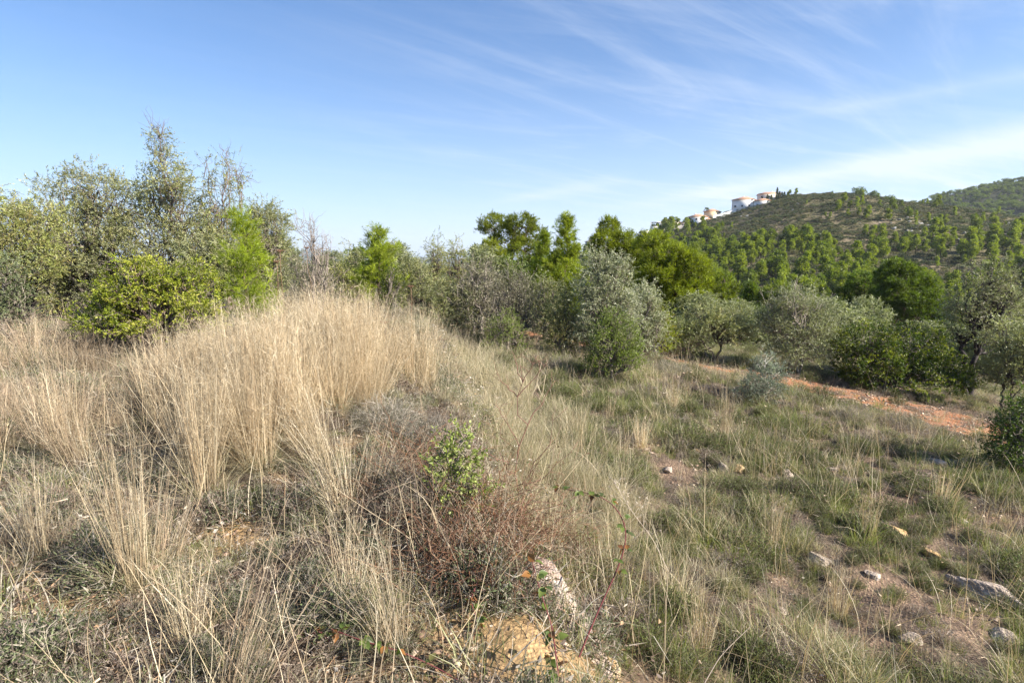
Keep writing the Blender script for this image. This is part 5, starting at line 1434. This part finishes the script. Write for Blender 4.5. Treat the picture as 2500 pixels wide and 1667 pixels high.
# woods on the mountain behind
mx, my, mz, mt = [a.ravel() for a in MT]
k = r_.choice(len(mx), 13000, replace=False); k = k[(mt[k] < 1.05) & (mx[k] / my[k] < 1.5)]
jx = mx[k] + r_.normal(size=len(k)) * 2; jy = my[k] + r_.normal(size=len(k)) * 2; jz = mz[k] - .6; n = len(k); s = r_.uniform(.9, 1.8, n)
scatter('mountain_pine_wood', 'dark pine wood covering the higher mountain', 'trees', np.stack([jx, jy, jz - .3], 1), np.stack([np.zeros(n), np.zeros(n), r_.uniform(0, 6.28, n)], 1), np.stack([s, s, s * .8], 1), r_.choice([2, 4], n), FAR)

# ------------------------------------------------------------------ houses along the ridge
M_WHITE = plain_mat('white_render', (.80, .78, .74), .85, .06, .5)
M_CREAM = plain_mat('cream_render', (.74, .62, .40), .85, .08, .5)
M_PALE = plain_mat('pale_render', (.72, .66, .57), .85, .08, .5)
M_TILE = plain_mat('roof_tile', (.52, .30, .19), .85, .3, 1.5)
M_GLASSD = plain_mat('window_glass', (.05, .07, .09), .15, .1, 1, .6)
M_FRAME = plain_mat('window_frame', (.55, .52, .48), .6, .05)
M_STONE = plain_mat('stone_wall', (.36, .33, .29), .9, .35, .8)


def box(sx, sy, sz, c=(0, 0, 0)):
    x, y, z = c; a, b, h = sx / 2, sy / 2, sz
    V = np.array([[x - a, y - b, z], [x + a, y - b, z], [x + a, y + b, z], [x - a, y + b, z], [x - a, y - b, z + h], [x + a, y - b, z + h], [x + a, y + b, z + h], [x - a, y + b, z + h]])
    return V, np.array([[0, 3, 2, 1], [4, 5, 6, 7], [0, 1, 5, 4], [1, 2, 6, 5], [2, 3, 7, 6], [3, 0, 4, 7]])


def hip(sx, sy, h, c, over=.6, th=.18):
    """hipped tile roof with a real eave thickness"""
    x, y, z = c; a, b = sx / 2 + over, sy / 2 + over; rl = max(a - b, .01) if a >= b else 0; rw = max(b - a, 0)
    V = [[x - a, y - b, z], [x + a, y - b, z], [x + a, y + b, z], [x - a, y + b, z], [x - a, y - b, z + th], [x + a, y - b, z + th], [x + a, y + b, z + th], [x - a, y + b, z + th],
         [x - rl, y - rw, z + th + h], [x + rl, y + rw, z + th + h]]
    F4 = [[0, 3, 2, 1], [0, 1, 5, 4], [1, 2, 6, 5], [2, 3, 7, 6], [3, 0, 4, 7]]
    if a >= b: F = [[4, 5, 9, 8], [6, 7, 8, 9]]; F3 = [[5, 6, 9], [7, 4, 8]]
    else: F = [[5, 6, 9, 8], [7, 4, 8, 9]]; F3 = [[4, 5, 8], [6, 7, 9]]
    return np.array(V), [np.array(F4 + F), np.array(F3)]


def house(px, Y, rz, lab, wings, mat, base=0.0, name='villa'):
    """wings: (x, y, sx, sy, h, roof height or 0 for flat, roof?) ; z from the ground"""
    p = at(px, Y); root = thing(name, lab, 'house', (p[0], p[1], p[2] + base), rz, 'houses on the ridge')
    for (x, y, sx, sy, h, rh, m) in wings:
        V, F = box(sx, sy, h + 3, (x, y, -3)); w = obj('wall', mesh_np('wall', V, F, m or mat), root)
        # windows on the four faces
        for fx, fy, L_ in ((0, -1, sx), (1, 0, sy), (-1, 0, sy)):
            k = max(1, int(L_ / 3.6))
            for fl in range(max(1, int(h / 2.9))):
                for q in range(k):
                    t = (q + .5) / k * L_ - L_ / 2; zc = fl * 2.9 + 1.0; ww, wh = 1.3, 1.35
                    if fy: c = (x + t, y - sy / 2 - .02, zc); V, F = box(ww, .1, wh, c); V2, F2 = box(ww - .2, .08, wh - .2, (c[0], c[1] - .04, zc + .1))
                    else: c = (x + fx * (sx / 2 + .02), y + t, zc); V, F = box(.1, ww, wh, c); V2, F2 = box(.08, ww - .2, wh - .2, (c[0] + fx * .04, c[1], zc + .1))
                    f = obj('window', mesh_np('window', V, F, M_FRAME), root); obj('pane', mesh_np('pane', V2, F2, M_GLASSD), f)
        if rh > 0:
            V, F = hip(sx, sy, rh, (x, y, h + .003)); rf = obj('roof', mesh_np('roof', V, F, M_TILE), root)
        elif rh == 0:
            V, F = box(sx + .3, sy + .3, .35, (x, y, h + .003)); obj('parapet', mesh_np('parapet', V, F, mat), root)
    return root


def chimney(root, x, y, z):
    V, F = box(.8, .8, 1.3, (x, y, z)); obj('chimney', mesh_np('chimney', V, F, M_WHITE), root)


h = house(749, 346, R(-38), 'large white villa with tiled roof and a lower wing, topmost on the ridge', [(-3, 0, 13, 10, 5.6, 2.2, None), (8.6, -1.5, 9, 8, 4.2, 1.6, None)], M_WHITE, -1.2); chimney(h, -4, 1, 7.2)
h = house(768, 352, R(-20), 'low tiled villa behind the cypress row, right of the large white villa', [(0, 0, 13, 8, 3.4, 1.5, None)], M_PALE, 1.2); chimney(h, 2, 0, 4.2)
h = house(698, 352, R(-35), 'white-walled villa with tiled hip roof, next below the topmost one', [(0, 0, 11, 9, 6.0, 2.0, None), (6.6, 1.0, 4, 6, 4.0, 1.2, None)], M_WHITE, -1.5); chimney(h, -2, 0, 7.4)
h = house(712, 356, R(-35), 'yellow villa with tiled roof between the two white villas', [(0, 0, 9, 8, 5.2, 1.8, None)], M_CREAM, -1.0)
h = house(676, 356, R(-25), 'wide low pale villa with terrace, left of the white-walled villa', [(-4, 0, 12, 9, 4.0, 1.7, None), (6.4, 1, 8, 7, 3.2, 1.3, None)], M_PALE, -.4); chimney(h, -3, 0, 5.2)
h = house(650, 356, R(-20), 'white flat roofed modern house stepping down the ridge', [(3.5, 2, 7, 7, 6.2, 0, None), (-3.2, 0, 6, 6, 3.2, 0, None), (-5.5, -6, 7, 6, 1.0, 0, None), (-1.8, -10, 5, 4, -.6, 0, None)], M_WHITE, 1.6)
for xx_, yy_ in ((.4, -1.2), (6.6, -1.2), (.4, 5), (6.6, 5)):
    V, F = box(.35, .35, 2.4, (xx_, yy_, 6.56)); obj('pergola_post', mesh_np('pergola_post', V, F, M_WHITE), h)
V, F = box(6.8, 6.8, .35, (3.5, 2, 8.963)); obj('pergola_roof', mesh_np('pergola_roof', V, F, M_WHITE), h)
h = house(592, 380, R(-30), 'white house with tiled roof peeping out left of the dark topped pine', [(0, 0, 8, 7, 5.6, 1.2, None)], M_WHITE, 1.2); chimney(h, -2, 0, 6.2)
h = house(528, 300, R(-30), 'pale house glimpsed under the boughs of the twin-crowned pine', [(0, 0, 9, 7, 5.0, 1.3, None)], M_PALE, 0)


def wall_run(name, pts, hgt, th, mat, lab):
    P = np.array([at(a, b) for a, b in pts]); n = len(P); T = nrm(np.gradient(P[:, :2], axis=0)); S = np.stack([-T[:, 1], T[:, 0]], 1) * th / 2
    V = []
    for s, z in ((1, -1.5), (-1, -1.5), (-1, hgt), (1, hgt)): V.append(np.concatenate([P[:, :2] + S * s, P[:, 2:] + z], 1))
    V = np.stack(V, 1).reshape(-1, 3); i = np.arange(n - 1)[:, None] * 4; j = np.arange(4)[None]; j2 = (j + 1) % 4
    F = np.stack([i + j, i + j2, i + 4 + j2, i + 4 + j], -1).reshape(-1, 4); F = np.concatenate([F, [[0, 1, 2, 3], [4 * n - 1, 4 * n - 2, 4 * n - 3, 4 * n - 4]]])
    o = obj(name, mesh_np(name, V, F, mat), None); tag(o, lab, 'wall')


wall_run('garden_wall', [(713, 346), (720, 344), (727, 344), (736, 345)], 2.4, .6, M_WHITE, 'white sloping garden wall climbing to the topmost villa')
wall_run('retaining_wall', [(664, 340), (672, 338), (680, 337), (690, 337)], 3.2, .8, M_STONE, 'stone retaining wall below the wide low villa')
wall_run('terrace_wall', [(716, 138), (735, 139), (760, 139), (782, 141)], .8, .6, M_STONE, 'long pale terrace wall at the foot of the far hill')


def cypress(seed):
    r = np.random.default_rng(seed); g = Geo(); n = 700; t = r.uniform(0.03, 1, n) ; a = r.uniform(0, 6.28, n); rr = .6 * np.sin(np.pi * np.clip(t * .8 + .2, 0, 1)) ** .7 * r.uniform(.6, 1.1, n)
    P = np.stack([np.cos(a) * rr, np.sin(a) * rr, t * 7.6], 1); D = nrm(np.stack([np.cos(a) * .3, np.sin(a) * .3, np.ones(n)], 1) + r.normal(size=(n, 3)) * .15)
    g_leaves(g, P, D, .55, .22, np.array([.045, .065, .03]) * r.uniform(.7, 1.3, (n, 1)), r); return g.mesh('cypress', M_NEEDLE)


CYM = [cypress(1), cypress(2)]
for i, (px, s) in enumerate([(762, .55), (767, .7), (771, .6), (776.5, 1.1), (779, .75), (781.5, .65), (784, .6)]):
    p = at(px, 344); o = obj('cypress', CYM[i % 2], None, (p[0], p[1], p[2] - .3)); o.scale = (1.2, 1.2, s)
    tag(o, 'slim dark cypress in the row right of the topmost villa' if i != 3 else 'tallest cypress of the row right of the topmost villa', 'tree', 'cypresses by the topmost villa')
for i, (px, Y, s) in enumerate([(686, 342, .85), (689, 341, 1.05), (692, 340, .9), (695, 339, .6), (703, 338, .7)]):
    p = at(px, Y); o = obj('cypress', CYM[i % 2], None, (p[0], p[1], p[2] - .8)); o.scale = (1.5, 1.5, s); tag(o, 'dark cypress between the wide low villa and the white-walled villa', 'tree', 'cypresses between the villas')


def palm(px, Y, h, lab):
    p = at(px, Y); root = thing('palm_tree', lab, 'palm', p); r = np.random.default_rng(int(px)); g = Geo()
    g_tube(g, wig(r, (0, 0, -.4), (.1, 0, h), 6, .01), np.linspace(.28, .2, 6), 6, (.13, .10, .075)); obj('trunk', g.mesh('trunk', M_BRANCH, True), root); g = Geo()
    for i in range(26):
        a = r.uniform(0, 6.28); el = r.uniform(-.3, 1.2); t = np.linspace(0, 1, 9); d = np.array([math.cos(a), math.sin(a)]); L_ = r.uniform(1.6, 2.2)
        q = np.stack([d[0] * t * L_ * math.cos(el), d[1] * t * L_ * math.cos(el), h + t * L_ * math.sin(el) - 1.3 * t * t], 1)
        g_tube(g, q, .03, 3, (.10, .12, .05))
        for s_ in (-1, 1):
            g_needles(g, np.repeat(q[1:], 2, 0), np.array([-d[1] * s_, d[0] * s_, -.25]) + np.array([d[0], d[1], 0]) * .6 + r.normal(size=(16, 3)) * .15, .7, .12, np.array([.075, .10, .035]), r)
    obj('fronds', g.mesh('fronds', M_NEEDLE), root)


palm(641, 350, 6.2, 'tall palm rising left of the modern white house')
palm(638, 348, 3.6, 'short palm leaning below the tall palm')
palm(646, 352, 3.2, 'small round palm right of the tall palm')
palm(665, 350, 4.2, 'palm at the left end of the wide low villa')
palm(706, 356, 7.6, 'palm standing between the white-walled and yellow villas')


# ------------------------------------------------------------------ thin air haze round everything
V, F = box(20000, 20000, 1, (0, 0, 0)); V[:, 2] = np.where(V[:, 2] > .5, 420, -60)
mh, N, L = new_mat('air'); out = N.new('ShaderNodeOutputMaterial'); pv = N.new('ShaderNodeVolumePrincipled'); L.new(pv.outputs[0], out.inputs['Volume'])
pv.inputs['Density'].default_value = .0001; pv.inputs['Color'].default_value = (.82, .90, 1.0, 1); pv.inputs['Anisotropy'].default_value = .1
tag(obj('haze', mesh_np('haze', V, F, mh)), 'thin blue haze in the air', 'haze', kind='stuff')
